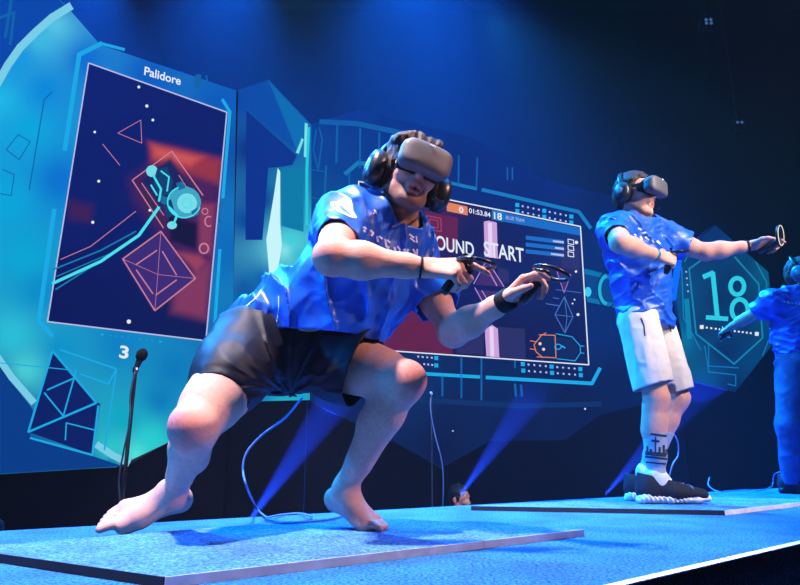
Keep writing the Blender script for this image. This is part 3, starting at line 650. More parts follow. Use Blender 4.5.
class Sculpt:
    def __init__(s, vox=0.005):
        s.vox = vox; s.ops = []; s.mirror = None
    def cap(s, a, b, ra, rb=None, k=0.02, flat=None, sub=False, xf=None):
        """tapered capsule; flat = (axis, ratio) widens it along an axis"""
        rb = ra if rb is None else rb
        a = Vector(a); b = Vector(b)
        rat = max(1.0, flat[1]) if flat else 1.0
        R = max(ra, rb) * rat
        lo = [min(a[i], b[i]) - R for i in range(3)]; hi = [max(a[i], b[i]) + R for i in range(3)]
        w = Vector(flat[0]).normalized() if flat else None; c = (1 - 1 / flat[1]) if flat else 0
        def f(x, y, z):
            q = [x - a[0], y - a[1], z - a[2]]; ba = b - a
            if w is not None:
                dt = (q[0] * w[0] + q[1] * w[1] + q[2] * w[2]) * c
                q = [q[i] - w[i] * dt for i in range(3)]; ba = ba - w * (ba.dot(w) * c)
            t = np.clip((q[0] * ba[0] + q[1] * ba[1] + q[2] * ba[2]) / max(ba.dot(ba), 1e-12), 0, 1)
            return np.sqrt((q[0] - t * ba[0]) ** 2 + (q[1] - t * ba[1]) ** 2 + (q[2] - t * ba[2]) ** 2) - (ra + (rb - ra) * t)
        s.ops.append((lo, hi, f, k, sub))
    def ell(s, c, r, M=None, k=0.02, sub=False):
        """ellipsoid; M's columns are its axes"""
        c = Vector(c); M = M if M is not None else Matrix.Identity(3); R = max(r)
        A = [M.col[i].copy() for i in range(3)]
        ext = [math.sqrt(sum((A[i][j] * r[i]) ** 2 for i in range(3))) for j in range(3)]
        lo = [c[i] - ext[i] for i in range(3)]; hi = [c[i] + ext[i] for i in range(3)]
        def f(x, y, z):
            q = (x - c[0], y - c[1], z - c[2]); k0 = 0; k1 = 0
            for i in range(3):
                u = (q[0] * A[i][0] + q[1] * A[i][1] + q[2] * A[i][2]) / r[i]
                k0 = k0 + u * u; k1 = k1 + (u / r[i]) ** 2
            k0 = np.sqrt(k0); return k0 * (k0 - 1) / np.maximum(np.sqrt(k1), 1e-6)
        s.ops.append((lo, hi, f, k, sub))
    def chain(s, pts, rs, k=0.02, flat=None):
        for i in range(len(pts) - 1): s.cap(pts[i], pts[i + 1], rs[i], rs[i + 1], k, flat)
    def field(s, disp=None, cuts=()):
        vox = s.vox
        add = [o for o in s.ops if not o[4]]
        lo = np.array([min(o[0][i] for o in add) for i in range(3)]) - 4 * vox - 0.012
        hi = np.array([max(o[1][i] for o in add) for i in range(3)]) + 4 * vox + 0.012
        n = np.ceil((hi - lo) / vox).astype(int) + 1
        ax = [(lo[i] + vox * np.arange(n[i])).astype(np.float32) for i in range(3)]
        D = np.full(n, 0.06, np.float32)
        for l, h, f, k, sub in s.ops:
            m = k + 3 * vox + 0.01
            i0 = [max(0, int((l[i] - m - lo[i]) / vox)) for i in range(3)]; i1 = [min(n[i], int((h[i] + m - lo[i]) / vox) + 2) for i in range(3)]
            if any(i1[i] <= i0[i] for i in range(3)): continue
            sl = tuple(slice(i0[i], i1[i]) for i in range(3))
            d = f(ax[0][sl[0]][:, None, None], ax[1][sl[1]][None, :, None], ax[2][sl[2]][None, None, :]).astype(np.float32)
            e = D[sl]
            if sub:
                d = -d; hh = np.clip(0.5 - 0.5 * (e - d) / k, 0, 1); D[sl] = e * (1 - hh) + d * hh + k * hh * (1 - hh)
            else:
                hh = np.clip(0.5 + 0.5 * (e - d) / k, 0, 1); D[sl] = e * (1 - hh) + d * hh - k * hh * (1 - hh)
        if disp is not None:
            idx = np.nonzero(np.abs(D) < 0.03)
            P = np.stack([ax[i][idx[i]] for i in range(3)], 1).astype(np.float64)
            D[idx] += disp(P).astype(np.float32)
        raw = D
        if cuts:
            D = D.copy()
            for p, nn, rad in cuts:           # remove what lies beyond the plane (p, nn) within rad of p
                l = [max(0, int((p[i] - rad - lo[i]) / vox)) for i in range(3)]; h = [min(n[i], int((p[i] + rad - lo[i]) / vox) + 2) for i in range(3)]
                if any(h[i] <= l[i] for i in range(3)): continue
                sl = tuple(slice(l[i], h[i]) for i in range(3))
                x = ax[0][sl[0]][:, None, None] - p[0]; y = ax[1][sl[1]][None, :, None] - p[1]; z = ax[2][sl[2]][None, None, :] - p[2]
                reg = np.maximum(-(x * nn[0] + y * nn[1] + z * nn[2]), np.sqrt(x * x + y * y + z * z) - rad)
                D[sl] = np.maximum(D[sl], -reg)
        return D, raw, lo, n
    def mesh(s, name, disp=None, cuts=(), open_cuts=True):
        D, raw, lo, n = s.field(disp, cuts); vox = s.vox
        ins = D < 0
        c = np.zeros(tuple(n - 1), np.uint8)
        for dx in (0, 1):
            for dy in (0, 1):
                for dz in (0, 1):
                    c += ins[dx:n[0] - 1 + dx, dy:n[1] - 1 + dy, dz:n[2] - 1 + dz]
        I, J, K = np.nonzero((c > 0) & (c < 8))
        acc = np.zeros((len(I), 3)); cnt = np.zeros(len(I))
        corners = [(a, b, d) for a in (0, 1) for b in (0, 1) for d in (0, 1)]
        for p in corners:
            for axn in range(3):
                if p[axn]: continue
                q = list(p); q[axn] = 1
                d0 = D[I + p[0], J + p[1], K + p[2]].astype(float); d1 = D[I + q[0], J + q[1], K + q[2]].astype(float)
                cr = (d0 < 0) != (d1 < 0)
                t = np.where(cr, d0 / np.where(np.abs(d0 - d1) < 1e-12, 1, d0 - d1), 0)
                for axm in range(3):
                    acc[:, axm] += np.where(cr, p[axm] + (t if axm == axn else 0), 0)
                cnt += cr
        pos = lo[None] + (np.stack([I, J, K], 1) + acc / cnt[:, None]) * vox
        vid = np.full(c.shape, -1, np.int32); vid[I, J, K] = np.arange(len(I))
        Q = []
        for axn in range(3):
            o = [(1, 0, 0), (0, 1, 0), (0, 0, 1)][axn]
            a = ins[:n[0] - o[0], :n[1] - o[1], :n[2] - o[2]]; b = ins[o[0]:, o[1]:, o[2]:]
            X = np.stack(np.nonzero(a != b), 1)
            u, w = (axn + 1) % 3, (axn + 2) % 3
            ok = (X[:, u] > 0) & (X[:, w] > 0) & (X[:, u] < n[u] - 1) & (X[:, w] < n[w] - 1); X = X[ok]
            fl = a[X[:, 0], X[:, 1], X[:, 2]]
            vs_ = []
            for du, dw in ((1, 1), (0, 1), (0, 0), (1, 0)):
                Y = X.copy(); Y[:, u] -= du; Y[:, w] -= dw
                vs_.append(vid[Y[:, 0], Y[:, 1], Y[:, 2]])
            q = np.stack(vs_, 1); q[~fl] = q[~fl][:, ::-1]
            Q.append(q)
        Q = np.concatenate(Q)
        if cuts and open_cuts:
            ctr = pos[Q].mean(1)
            g = np.clip(np.round((ctr - lo) / vox).astype(int), 0, n - 1)
            inside = raw[g[:, 0], g[:, 1], g[:, 2]]
            Q = Q[inside > -1.1 * vox]
        used = np.unique(Q); rem = np.full(len(pos), -1); rem[used] = np.arange(len(used)); Q = rem[Q]; pos = pos[used]
        me = bpy.data.meshes.new(name)
        me.vertices.add(len(pos)); me.vertices.foreach_set('co', pos.ravel())
        me.loops.add(Q.size); me.loops.foreach_set('vertex_index', Q.ravel().astype(np.int32))
        me.polygons.add(len(Q)); me.polygons.foreach_set('loop_start', np.arange(0, Q.size, 4, dtype=np.int32)); me.polygons.foreach_set('loop_total', np.full(len(Q), 4, np.int32))
        me.polygons.foreach_set('use_smooth', np.ones(len(Q), bool))
        me.update(calc_edges=True); me.validate()
        return me, pos

def relax(me, n=2, f=0.5):
    """Laplacian smoothing of an open or closed mesh"""
    co = np.zeros(len(me.vertices) * 3); me.vertices.foreach_get('co', co); co = co.reshape(-1, 3)
    ed = np.zeros(len(me.edges) * 2, np.int32); me.edges.foreach_get('vertices', ed); ed = ed.reshape(-1, 2)
    deg = np.bincount(ed.ravel(), minlength=len(co))[:, None]
    for _ in range(n):
        s = np.zeros_like(co); np.add.at(s, ed[:, 0], co[ed[:, 1]]); np.add.at(s, ed[:, 1], co[ed[:, 0]])
        co = co + f * (s / np.maximum(deg, 1) - co)
    me.vertices.foreach_set('co', co.ravel()); me.update()
    return co

def solid(o, th):
    m = o.modifiers.new('thickness', 'SOLIDIFY'); m.thickness = th; m.offset = -1

# ------------------------------------------------------------------ body parts
def add_hand(S, wrist, d, n, thumb, curl, sc=1.0, thumb_dirs=None, spread=0.12, lens=None):
    """d: towards the fingers, n: the way the palm faces, thumb: side of the thumb; curl: per finger (a1, a2, a3) in radians"""
    d = Vector(d).normalized(); n = Vector(n); n = (n - d * n.dot(d)).normalized()
    s = d.cross(n); s = s if s.dot(Vector(thumb)) > 0 else -s
    w = Vector(wrist); tips = []
    kn = [(.090, .029), (.095, .010), (.090, -.010), (.082, -.028)]
    ph = [(.043, .026, .021), (.047, .030, .022), (.043, .028, .021), (.034, .021, .019)]
    rr = [(.0098, .0088, .0078, .0066), (.0100, .0090, .0080, .0068), (.0096, .0086, .0076, .0064), (.0086, .0076, .0068, .0056)]
    for i in range(4):
        k0 = w + (d * kn[i][0] + s * kn[i][1]) * sc
        S.cap(w + (d * .012 + s * kn[i][1] * .55) * sc, k0, .0165 * sc, .0125 * sc, .010)
        a = 0; p = k0
        fan = s * (spread * (1.5 - i) / 1.5 * (1 - min(1, sum(curl[i]) / 4)))
        for j in range(3):
            a += curl[i][j]
            q = p + (d * math.cos(a) + n * math.sin(a) + fan * math.cos(a)).normalized() * ph[i][j] * sc
            S.cap(p, q, rr[i][j] * sc, rr[i][j + 1] * sc, .0035)
            p = q
        tips.append(p)
    b = w + (d * .022 + s * .024 + n * .008) * sc
    S.cap(w + (d * .015 + s * .012) * sc, b, .018 * sc, .0165 * sc, .012)
    td = thumb_dirs or [(.55, .75, .30), (.8, .35, .45), (.85, 0, .5)]
    p = b
    for (x, y, z), l, r0, r1 in zip(td, (.042, .033, .026), (.0155, .0115, .0105), (.0118, .0105, .0080)):
        q = p + (d * x + s * y + n * z).normalized() * l * sc
        S.cap(p, q, r0 * sc, r1 * sc, .006); p = q
    tips.append(p)
    return tips, (d, n, s)

def add_foot(S, ankle, f, medial, zs, pitch=0.0, sc=1.0, roll=0.0, hl=.045):
    """bare foot; f: horizontal direction of the toes, medial: side of the big toe, zs: height of the ground, pitch: heel lift"""
    f = Vector(f).normalized(); m = Vector(medial); m = (m - f * m.dot(f)); m.z = 0; m.normalize()
    A = Vector(ankle); up = Vector((0, 0, 1))
    fd_ = f * math.cos(pitch) - up * math.sin(pitch); fu = up * math.cos(pitch) + f * math.sin(pitch)
    m0 = m; m = m * math.cos(roll) - fu * math.sin(roll); fu = fu * math.cos(roll) + m0 * math.sin(roll)
    P = lambda a, b, c: A + (fd_ * a + m * b + fu * c) * sc
    heel = P(-hl, 0, -.060)
    S.cap(P(0, 0, 0), P(-.028, 0, -.05), .036 * sc, .030 * sc, .02)
    S.cap(heel, P(-.030, 0, -.062), .0285 * sc, .030 * sc, .02)
    S.cap(P(-.012, .026, -.002), P(-.012, .028, -.01), .013 * sc, .012 * sc, .018)
    S.cap(P(-.016, -.026, -.01), P(-.016, -.027, -.02), .012 * sc, .011 * sc, .018)
    ball = P(.128, .030, -.078); ballo = P(.105, -.038, -.080)
    ball.z = max(ball.z, zs + .018 * sc); ballo.z = max(ballo.z, zs + .015 * sc)
    S.cap(P(.01, .004, -.02), P(.085, .014, -.052), .034 * sc, .024 * sc, .03, (m, 1.25))
    S.cap(P(.085, .014, -.052), ball, .024 * sc, .0175 * sc, .03)
    S.cap(P(.04, -.012, -.05), ballo, .026 * sc, .0150 * sc, .03)
    S.cap(P(-.03, -.012, -.07), ballo, .020 * sc, .0140 * sc, .03)
    S.cap(ball, ballo, .0175 * sc, .0145 * sc, .022)
    S.cap(P(-.03, .006, -.068), ball, .020 * sc, .016 * sc, .03)
    # toes
    fan = [(.0, .056, .0122, .0112), (.30, .054, .0086, .0080), (.54, .049, .0082, .0074), (.77, .043, .0078, .0070), (1.0, .035, .0076, .0068)]
    for t, l, r0, r1 in fan:
        b = ball.lerp(ballo, t * 1.02 - .04) + f * .006 * sc
        dirv = (f + m * (.16 - .44 * t)).normalized()
        e = b + dirv * l * sc; e.z = zs + r1 * sc + .0005 + max(0, b.z - zs - .02) * 1.0
        mid_ = b.lerp(e, .5); mid_.z += .006 * sc
        S.cap(b, mid_, r0 * sc * 1.1, r0 * sc, .003); S.cap(mid_, e, r0 * sc, r1 * sc, .002)
    return heel

def add_arm(S, sh, el, wr, sc=1.0, bulge=None):
    S.cap(sh, el, .056 * sc, .043 * sc, .03)
    ax = (Vector(el) - Vector(sh)); mid = Vector(sh) + ax * .5
    b = Vector(bulge).normalized() if bulge is not None else Vector((0, 0, 1))
    S.cap(mid - ax * .18 + b * .010, mid + ax * .16 + b * .012, .042 * sc, .040 * sc, .03)
    S.cap(mid - ax * .2 - b * .012, mid + ax * .2 - b * .010, .040 * sc, .038 * sc, .03)
    S.cap(el, el, .044 * sc, None, .02)
    fx = Vector(wr) - Vector(el)
    S.cap(el, Vector(el) + fx * .32, .043 * sc, .047 * sc, .03)
    S.cap(Vector(el) + fx * .32, Vector(el) + fx * .8, .046 * sc, .031 * sc, .03)
    S.cap(Vector(el) + fx * .8, wr, .031 * sc, .027 * sc, .02)

def add_leg(S, hip, kn, an, sc=1.0, front=(0, -1, 0), th=1.0, ca=1.0):
    hip, kn, an = Vector(hip), Vector(kn), Vector(an); fr = Vector(front).normalized()
    t = kn - hip
    S.cap(hip, kn, .092 * sc * th, .058 * sc, .04)
    S.cap(hip + t * .25 + fr * .018, hip + t * .75 + fr * .012, .074 * sc * th, .058 * sc * th, .04)
    S.cap(hip + t * .3 - fr * .02, hip + t * .7 - fr * .012, .070 * sc * th, .054 * sc * th, .04)
    sd = t.cross(an - kn); sd = sd.normalized() if sd.length > 1e-5 else fr.cross(t).normalized()
    S.cap(kn + fr * .012, kn + fr * .014 + (an - kn) * .06, .050 * sc, .046 * sc, .025)
    S.cap(kn + fr * .034, kn + fr * .036 + (an - kn) * .03, .026 * sc, .024 * sc, .02)   # kneecap
    c = an - kn; bk = -(fr - c.normalized() * fr.dot(c.normalized())).normalized()
    S.cap(kn, kn + c * .3, .052 * sc * ca, .052 * sc * ca, .03)
    S.cap(kn + c * .15 + bk * .018, kn + c * .42 + bk * .022, .044 * sc * ca, .046 * sc * ca, .035)     # calf
    S.cap(kn + c * .42 + bk * .016, kn + c * .75 + bk * .004, .043 * sc * ca, .034 * sc * ca, .035)
    S.cap(kn + c * .3, an, .048 * sc * ca, .033 * sc * ca, .03)
    S.cap(kn + c * .8 + bk * .020, an + bk * .028, .015 * sc, .013 * sc, .018)                # tendon

def head_axes(f, u):
    f = Vector(f).normalized(); u = Vector(u); u = (u - f * u.dot(f)).normalized(); l = u.cross(f)
    return f, u, l

def add_head(S, c, f, u, neck, sc=1.0):
    f, u, l = head_axes(f, u); M = Matrix((f, l, u)).transposed()
    P = lambda a, b, d: Vector(c) + (f * a + l * b + u * d) * sc
    E = lambda a, b, d, r, k: S.ell(P(a, b, d), [x * sc for x in r], M, k)
    E(-.004, 0, .042, (.098, .077, .092), .02)          # skull
    E(.040, 0, -.005, (.058, .064, .085), .03)          # face
    E(.056, 0, -.068, (.036, .037, .040), .03)          # jaw front
    S.cap(P(.085, 0, -.108), P(.072, 0, -.104), .018 * sc, .022 * sc, .02, (l, 1.2))   # chin
    for s in (1, -1):
        S.cap(P(-.002, s * .056, -.055), P(.068, s * .026, -.104), .020 * sc, .018 * sc, .03)     # jaw line
        E(.074, s * .040, -.022, (.026, .026, .022), .02)                                    # cheek
        E(-.012, s * .078, .0, (.022, .010, .034), .008)                                     # ear
        S.cap(P(.0, s * .084, .025), P(-.022, s * .086, .0), .006 * sc, .005 * sc, .006)
        E(.098, s * .013, -.037, (.011, .009, .009), .008)                                   # nostril wing
        S.ell(P(.098, s * .033, .014), [.014 * sc, .017 * sc, .012 * sc], M, .012, True)         # eye socket
        E(.080, s * .033, .013, (.0125, .0125, .0125), .003)                                  # eye
        S.cap(P(.094, s * .014, .032), P(.084, s * .050, .032), .009 * sc, .008 * sc, .012)     # brow
    S.cap(P(.095, 0, .016), P(.117, 0, -.030), .0085 * sc, .0115 * sc, .014)               # nose
    S.cap(P(.092, 0, -.052), P(.098, 0, -.060), .017 * sc, .015 * sc, .016, (l, 1.4))
    S.cap(P(.099, -.016, -.066), P(.099, .016, -.066), .0075 * sc, .0075 * sc, .006)       # upper lip
    S.cap(P(.096, -.014, -.080), P(.096, .014, -.080), .0085 * sc, .0085 * sc, .006)       # lower lip
    S.cap(P(.108, -.016, -.0735), P(.108, .016, -.0735), .0045 * sc, .0045 * sc, .004, None, True)   # mouth opening
    S.cap(P(-.022, 0, -.03), neck, .053 * sc, .060 * sc, .03)
    S.cap(P(.02, 0, -.080), Vector(neck) + f * .03, .024, .032, .03)
    return P, M, (f, u, l)

def add_torso(S, pel, wst, chs, nck, lat_p, lat_c, sh, infl=0.0, k=0.05, belly=0.0, fr=None):
    """lat: sideways direction at pelvis and chest; sh: the two shoulder joints"""
    lp = Vector(lat_p).normalized(); lc = Vector(lat_c).normalized()
    S.cap(pel, wst, .108 + infl, .100 + infl + belly * .3, k, (lp, 1.42))
    S.cap(wst, chs, .100 + infl + belly * .3, .112 + infl, k, ((lp + lc).normalized(), 1.42))
    S.cap(chs, Vector(chs).lerp(Vector(nck), .6), .110 + infl, .085 + infl, k, (lc, 1.5))
    if belly and fr is not None:
        S.cap(Vector(wst) + Vector(fr) * .02, Vector(chs) + Vector(fr) * .02, .09 + belly + infl, .095 + infl, k, (lc, 1.3))
    for p in sh:
        S.cap(nck, Vector(p) + (Vector(p) - Vector(nck)) * .0, .050 + infl * .7, .050 + infl, .05)
        S.cap(Vector(chs), p, .07 + infl, .060 + infl, .05)

def skin_tone(pos, spots, base=(205, 150, 128)):
    """base skin with softly bounded patches: (centre, radius, rgb)"""
    c = np.tile(np.array(s2l(base)), (len(pos), 1))
    n = vnoise(pos * 22) - .5
    c *= (1 + .16 * n)[:, None]
    for p, r, col in spots:
        d = np.linalg.norm(pos - np.array(p)[None], axis=1)
        w = np.clip(1.25 - d / r, 0, 1)[:, None]; w = w * w * (3 - 2 * w)
        c = c * (1 - w) + np.array(s2l(col))[None] * w
    return c

m_skin = mat('skin', None, 0.6, 0.25, var=0.06, scale=60, bump=0.12, bscale=180, attr=True)
MATS['skin'].node_tree.nodes['Principled BSDF'].inputs['Subsurface Weight'].default_value = 0.0
m_hair = mat('brown_hair', (58, 42, 32), 0.6, 0.3, var=0.4, scale=60, bump=0.7, bscale=90, aniso=(1, 1, .25))
m_black_hair = mat('black_hair', (22, 18, 18), 0.45, 0.5, var=0.4, scale=60, bump=0.7, bscale=90)
m_jersey = mat('blue_satin_jersey', (15, 84, 186), 0.42, 0.6, var=0.3, scale=14, sheen=0.0, bump=0.25, bscale=12, aniso=(1, 1, 2.2))
m_shorts = mat('dark_navy_shorts', (8, 11, 28), 0.55, 0.22, var=0.15, scale=10, sheen=0.0, bump=0.3, bscale=12)
m_white_sh = mat('white_cotton_shorts', (198, 190, 180), 0.8, 0.3, var=0.05, scale=10, bump=0.35, bscale=22)
m_jeans = mat('blue_jeans', (42, 70, 120), 0.8, 0.3, var=0.25, scale=16, bump=0.35, bscale=20)
m_hmd = mat('charcoal_headset_shell', (84, 83, 86), 0.55, 0.5, var=0.06, scale=40)
m_pad = mat('black_padding', (9, 9, 11), 0.8, 0.25)
m_gloss = mat('gloss_black_plastic', (12, 12, 15), 0.3, 0.5)
m_letter = mat('white_print', (225, 230, 240), 0.6, 0.4, var=0.04)
m_sock = mat('grey_sock', (150, 160, 165), 0.9, 0.2, var=0.1, scale=80, bump=.4, bscale=300)
m_sockw = mat('white_sock_band', (205, 212, 215), 0.9, 0.2, var=0.06, scale=80)
m_sockd = mat('dark_sock_print', (34, 48, 66), 0.9, 0.2)
m_shoe = mat('dark_knit_shoe', (16, 22, 34), 0.75, 0.3, var=0.3, scale=70, bump=.4, bscale=220)
m_sole = mat('white_shoe_sole', (215, 212, 206), 0.55, 0.4, var=0.05)
m_lace = mat('grey_laces', (120, 126, 138), 0.8, 0.3)
m_led = emit('controller_led', (240, 225, 200), 1.5)

def decal(name, strokes, m, target, parent, off=0.0016, step=1.2):
    """print lying on a garment: strokes ((points, width) in photo pixels) dropped onto the target mesh"""
    tv = [v.co[:] for v in target.vertices]; tf = [tuple(p.vertices) for p in target.polygons]
    bvh = BVHTree.FromPolygons(tv, tf)
    bm = bmesh.new()
    for pts, w in strokes:
        P = []
        for a, b in zip(pts, pts[1:]):
            n = max(1, int(math.hypot(b[0] - a[0], b[1] - a[1]) / step))
            P += [(a[0] + (b[0] - a[0]) * i / n, a[1] + (b[1] - a[1]) * i / n) for i in range(n)]
        P.append(pts[-1]); prev = None
        for i, p in enumerate(P):
            a = P[max(0, i - 1)]; b = P[min(len(P) - 1, i + 1)]
            l = math.hypot(b[0] - a[0], b[1] - a[1]) or 1; nx, ny = -(b[1] - a[1]) / l * w / 2, (b[0] - a[0]) / l * w / 2
            row = []
            for sg in (1, 0, -1):
                r = ray(p[0] + nx * sg, p[1] + ny * sg).normalized()
                h = bvh.ray_cast(CAM, r)
                if h[0] is None: row = None; break
                nn = h[1] if h[1].dot(r) < 0 else -h[1]
                row.append(h[0] + nn * off)
            if row and prev and max((row[k] - prev[k]).length for k in range(3)) < .05 and (row[0] - row[2]).length < .06:
                A = [bm.verts.new(q) for q in prev + row]
                bm.faces.new((A[0], A[1], A[4], A[3])); bm.faces.new((A[1], A[2], A[5], A[4]))
            prev = row
    bmesh.ops.remove_doubles(bm, verts=bm.verts[:], dist=1e-5)
    return bm_link(name, bm, m, parent)

def glyphs(base, spec):
    """scale small stroke glyphs: spec = list of (x, y, [stroke...])"""
    return [([(base[0] + x + px_, base[1] + y + py_) for px_, py_ in st], w) for x, y, sts in spec for st, w in sts]

# ------------------------------------------------------------------ things the players wear and hold
def world_mesh(bm, M):
    bmesh.ops.transform(bm, matrix=M, verts=bm.verts[:])

def headset(label, c, f, u, sc=1.0):
    f, u, l = head_axes(f, u)
    M = Matrix((l, f, u)).transposed().to_4x4(); M.translation = Vector(c)    # local x = wearer's left, y = forward, z = up
    root = tag(empty('vr_headset', Vector(c)), label, 'headset')
    def put(name, bm, m, smooth=True, par=None, lab=None):
        world_mesh(bm, M @ Matrix.Scale(sc, 4)); bmesh.ops.recalc_face_normals(bm, faces=bm.faces[:])
        o = bm_link(name, bm, m, par or root, True, smooth)
        if lab: o['label'] = lab
        return o
    def rrect(hw, hh, r, cx=0, cz=0, n=6):
        P = []
        for sx, sz, a0 in ((1, 1, 0), (-1, 1, 90), (-1, -1, 180), (1, -1, 270)):
            for k in range(n + 1):
                a = math.radians(a0 + 90 * k / n); P.append((cx + sx * (hw - r) + r * math.cos(a), cz + sz * (hh - r) + r * math.sin(a)))
            p = P[-1]; L = (2 * (hw - r)) if sx == sz else (2 * (hh - r))
            dx, dz = ((-L, 0) if sx == 1 else (L, 0)) if sx == sz else ((0, -L) if sx == -1 else (0, L))
            P += [(p[0] + dx * k / 10, p[1] + dz * k / 10) for k in range(1, 10)]
        return P
    def loft(bm, secs, bow=0.0):
        rings = []
        for y, P in secs: rings.append([bm.verts.new((x, y - bow * (x * x) / .0090, z)) for x, z in P])
        for a, b in zip(rings, rings[1:]):
            n = len(a)
            for k in range(n): bm.faces.new((a[k], a[(k + 1) % n], b[(k + 1) % n], b[k]))
        bm.faces.new(rings[0]); bm.faces.new(rings[-1])
    bm = bmesh.new()
    loft(bm, [(.125, rrect(.088, .046, .03, 0, .028)), (.150, rrect(.0945, .0515, .034, 0, .028)), (.172, rrect(.0955, .052, .034, 0, .028)), (.184, rrect(.092, .049, .032, 0, .028)), (.1895, rrect(.084, .042, .028, 0, .028)), (.1915, rrect(.064, .031, .02, 0, .028)), (.1922, rrect(.042, .020, .014, 0, .028)), (.1925, rrect(.020, .010, .008, 0, .028)), (.1926, rrect(.005, .003, .002, 0, .028))], .014)
    vis = put('front_visor', bm, m_hmd)
    bm = bmesh.new()
    loft(bm, [(.070, rrect(.074, .040, .03, 0, .022)), (.098, rrect(.080, .043, .03, 0, .024)), (.128, rrect(.090, .048, .03, 0, .027))], .02)
    put('face_gasket', bm, m_pad)
    for s in (1, -1):
        bm = bmesh.new()
        pts = [(s * .086, .125, .03), (s * .091, .07, .034), (s * .090, .02, .04), (s * .082, -.05, .042), (s * .05, -.092, .04), (0, -.108, .038)]
        P = smooth_path(pts, 6); 
        for a, b in zip(P, P[1:]):
            dz = Vector((0, 0, .011)); out = Vector((a.x, a.y, 0)).normalized() * .004
            q = [bm.verts.new(v) for v in (a - dz + out, b - dz + out, b + dz + out, a + dz + out, a - dz, b - dz, b + dz, a + dz)]
            for ff in ((0, 1, 2, 3), (7, 6, 5, 4), (0, 4, 5, 1), (3, 2, 6, 7)): bm.faces.new([q[i] for i in ff])
        bmesh.ops.remove_doubles(bm, verts=bm.verts[:], dist=1e-5)
        put('side_strap', bm, m_pad, False)
    bm = bmesh.new()
    P = smooth_path([(0, .135, .072), (0, .09, .118), (0, .03, .150), (0, -.04, .142), (0, -.09, .09), (0, -.108, .04)], 6)
    for a, b in zip(P, P[1:]):
        q = [bm.verts.new(v) for v in (a + Vector((.012, 0, .002)), b + Vector((.012, 0, .002)), b + Vector((-.012, 0, .002)), a + Vector((-.012, 0, .002)))]
        bm.faces.new(q)
    bmesh.ops.remove_doubles(bm, verts=bm.verts[:], dist=1e-5)
    r = bmesh.ops.solidify(bm, geom=bm.faces[:], thickness=.004)
    put('top_strap', bm, m_pad, False)
    for x, z in ((.074, .066), (-.074, .066), (.074, -.010), (-.074, -.010)):
        bm = bmesh.new(); add_lathe(bm, (x, .178 - .014 * x * x / .009, z), (x * 1.4, 1, (z - .028) * 1.4), [(0, .0075), (.0035, .0075), (.0045, .005)], 14); put('camera_lens', bm, m_gloss, True, vis)
    bm = bmesh.new()
    for sx in (-1, 1):
        P = [(sx * .0052 + .0042 * math.cos(a), .1945, .066 + .0034 * math.sin(a)) for a in [2 * math.pi * k / 16 for k in range(17)]]
        add_tube(bm, P, .0012, 6)
    put('logo', bm, m_letter, True, vis, 'small pale looped mark')
    return root

def headphones(label, c, f, u, sc=1.0, m_cup=None, half=.098):
    f, u, l = head_axes(f, u)
    M = Matrix((l, f, u)).transposed().to_4x4(); M.translation = Vector(c)
    root = tag(empty('headphones', Vector(c)), label, 'headphones')
    def put(name, bm, m, smooth=True, par=None):
        world_mesh(bm, M @ Matrix.Scale(sc, 4)); bmesh.ops.recalc_face_normals(bm, faces=bm.faces[:]); return bm_link(name, bm, m, par or root, True, smooth)
    mc = m_cup or m_gloss
    for s in (1, -1):
        bm = bmesh.new(); add_lathe(bm, (s * half, -.008, -.004), (s, 0, .06), [(-.010, .040), (-.004, .047), (.008, .050), (.022, .050), (.034, .044), (.042, .030), (.045, .010)], 28, (0, 1, 0))
        for v in bm.verts: v.co.z = (v.co.z + .004) * 1.22 - .004
        cup = put('ear_cup', bm, mc)
        bm = bmesh.new(); add_lathe(bm, (s * half, -.008, -.004), (s, 0, .06), [(-.030, .034), (-.026, .042), (-.016, .045), (-.008, .043)], 28, (0, 1, 0))
        for v in bm.verts: v.co.z = (v.co.z + .004) * 1.18 - .004
        put('ear_cushion', bm, m_pad, True, cup)
        bm = bmesh.new(); add_lathe(bm, (s * (half + .039), -.008, .0), (s, 0, .06), [(0, .020), (.005, .020), (.006, .016)], 20); put('cup_badge', bm, mat('grey_badge', (120, 130, 145), .4, .5), True, cup)
    bm = bmesh.new()
    P = [(half * 1.1 * math.cos(a), -.012 - .028 * math.sin(a), .03 + .128 * math.sin(a)) for a in [math.radians(x) for x in range(0, 181, 10)]]
    add_tube(bm, P, .009, 10)
    for v in bm.verts: v.co.y = (v.co.y + .012) * 1.6 - .012
    put('headband', bm, m_gloss)
    bm = bmesh.new()
    P = smooth_path([(half + .02, .02, -.03), (half + .005, .07, -.06), (half - .03, .11, -.082)], 6); add_tube(bm, P, .0035, 8)
    add_tube(bm, [P[-1], (P[-1].x - .012, P[-1].y + .004, P[-1].z)], .007, 8)
    put('boom_microphone', bm, m_gloss)
    return root

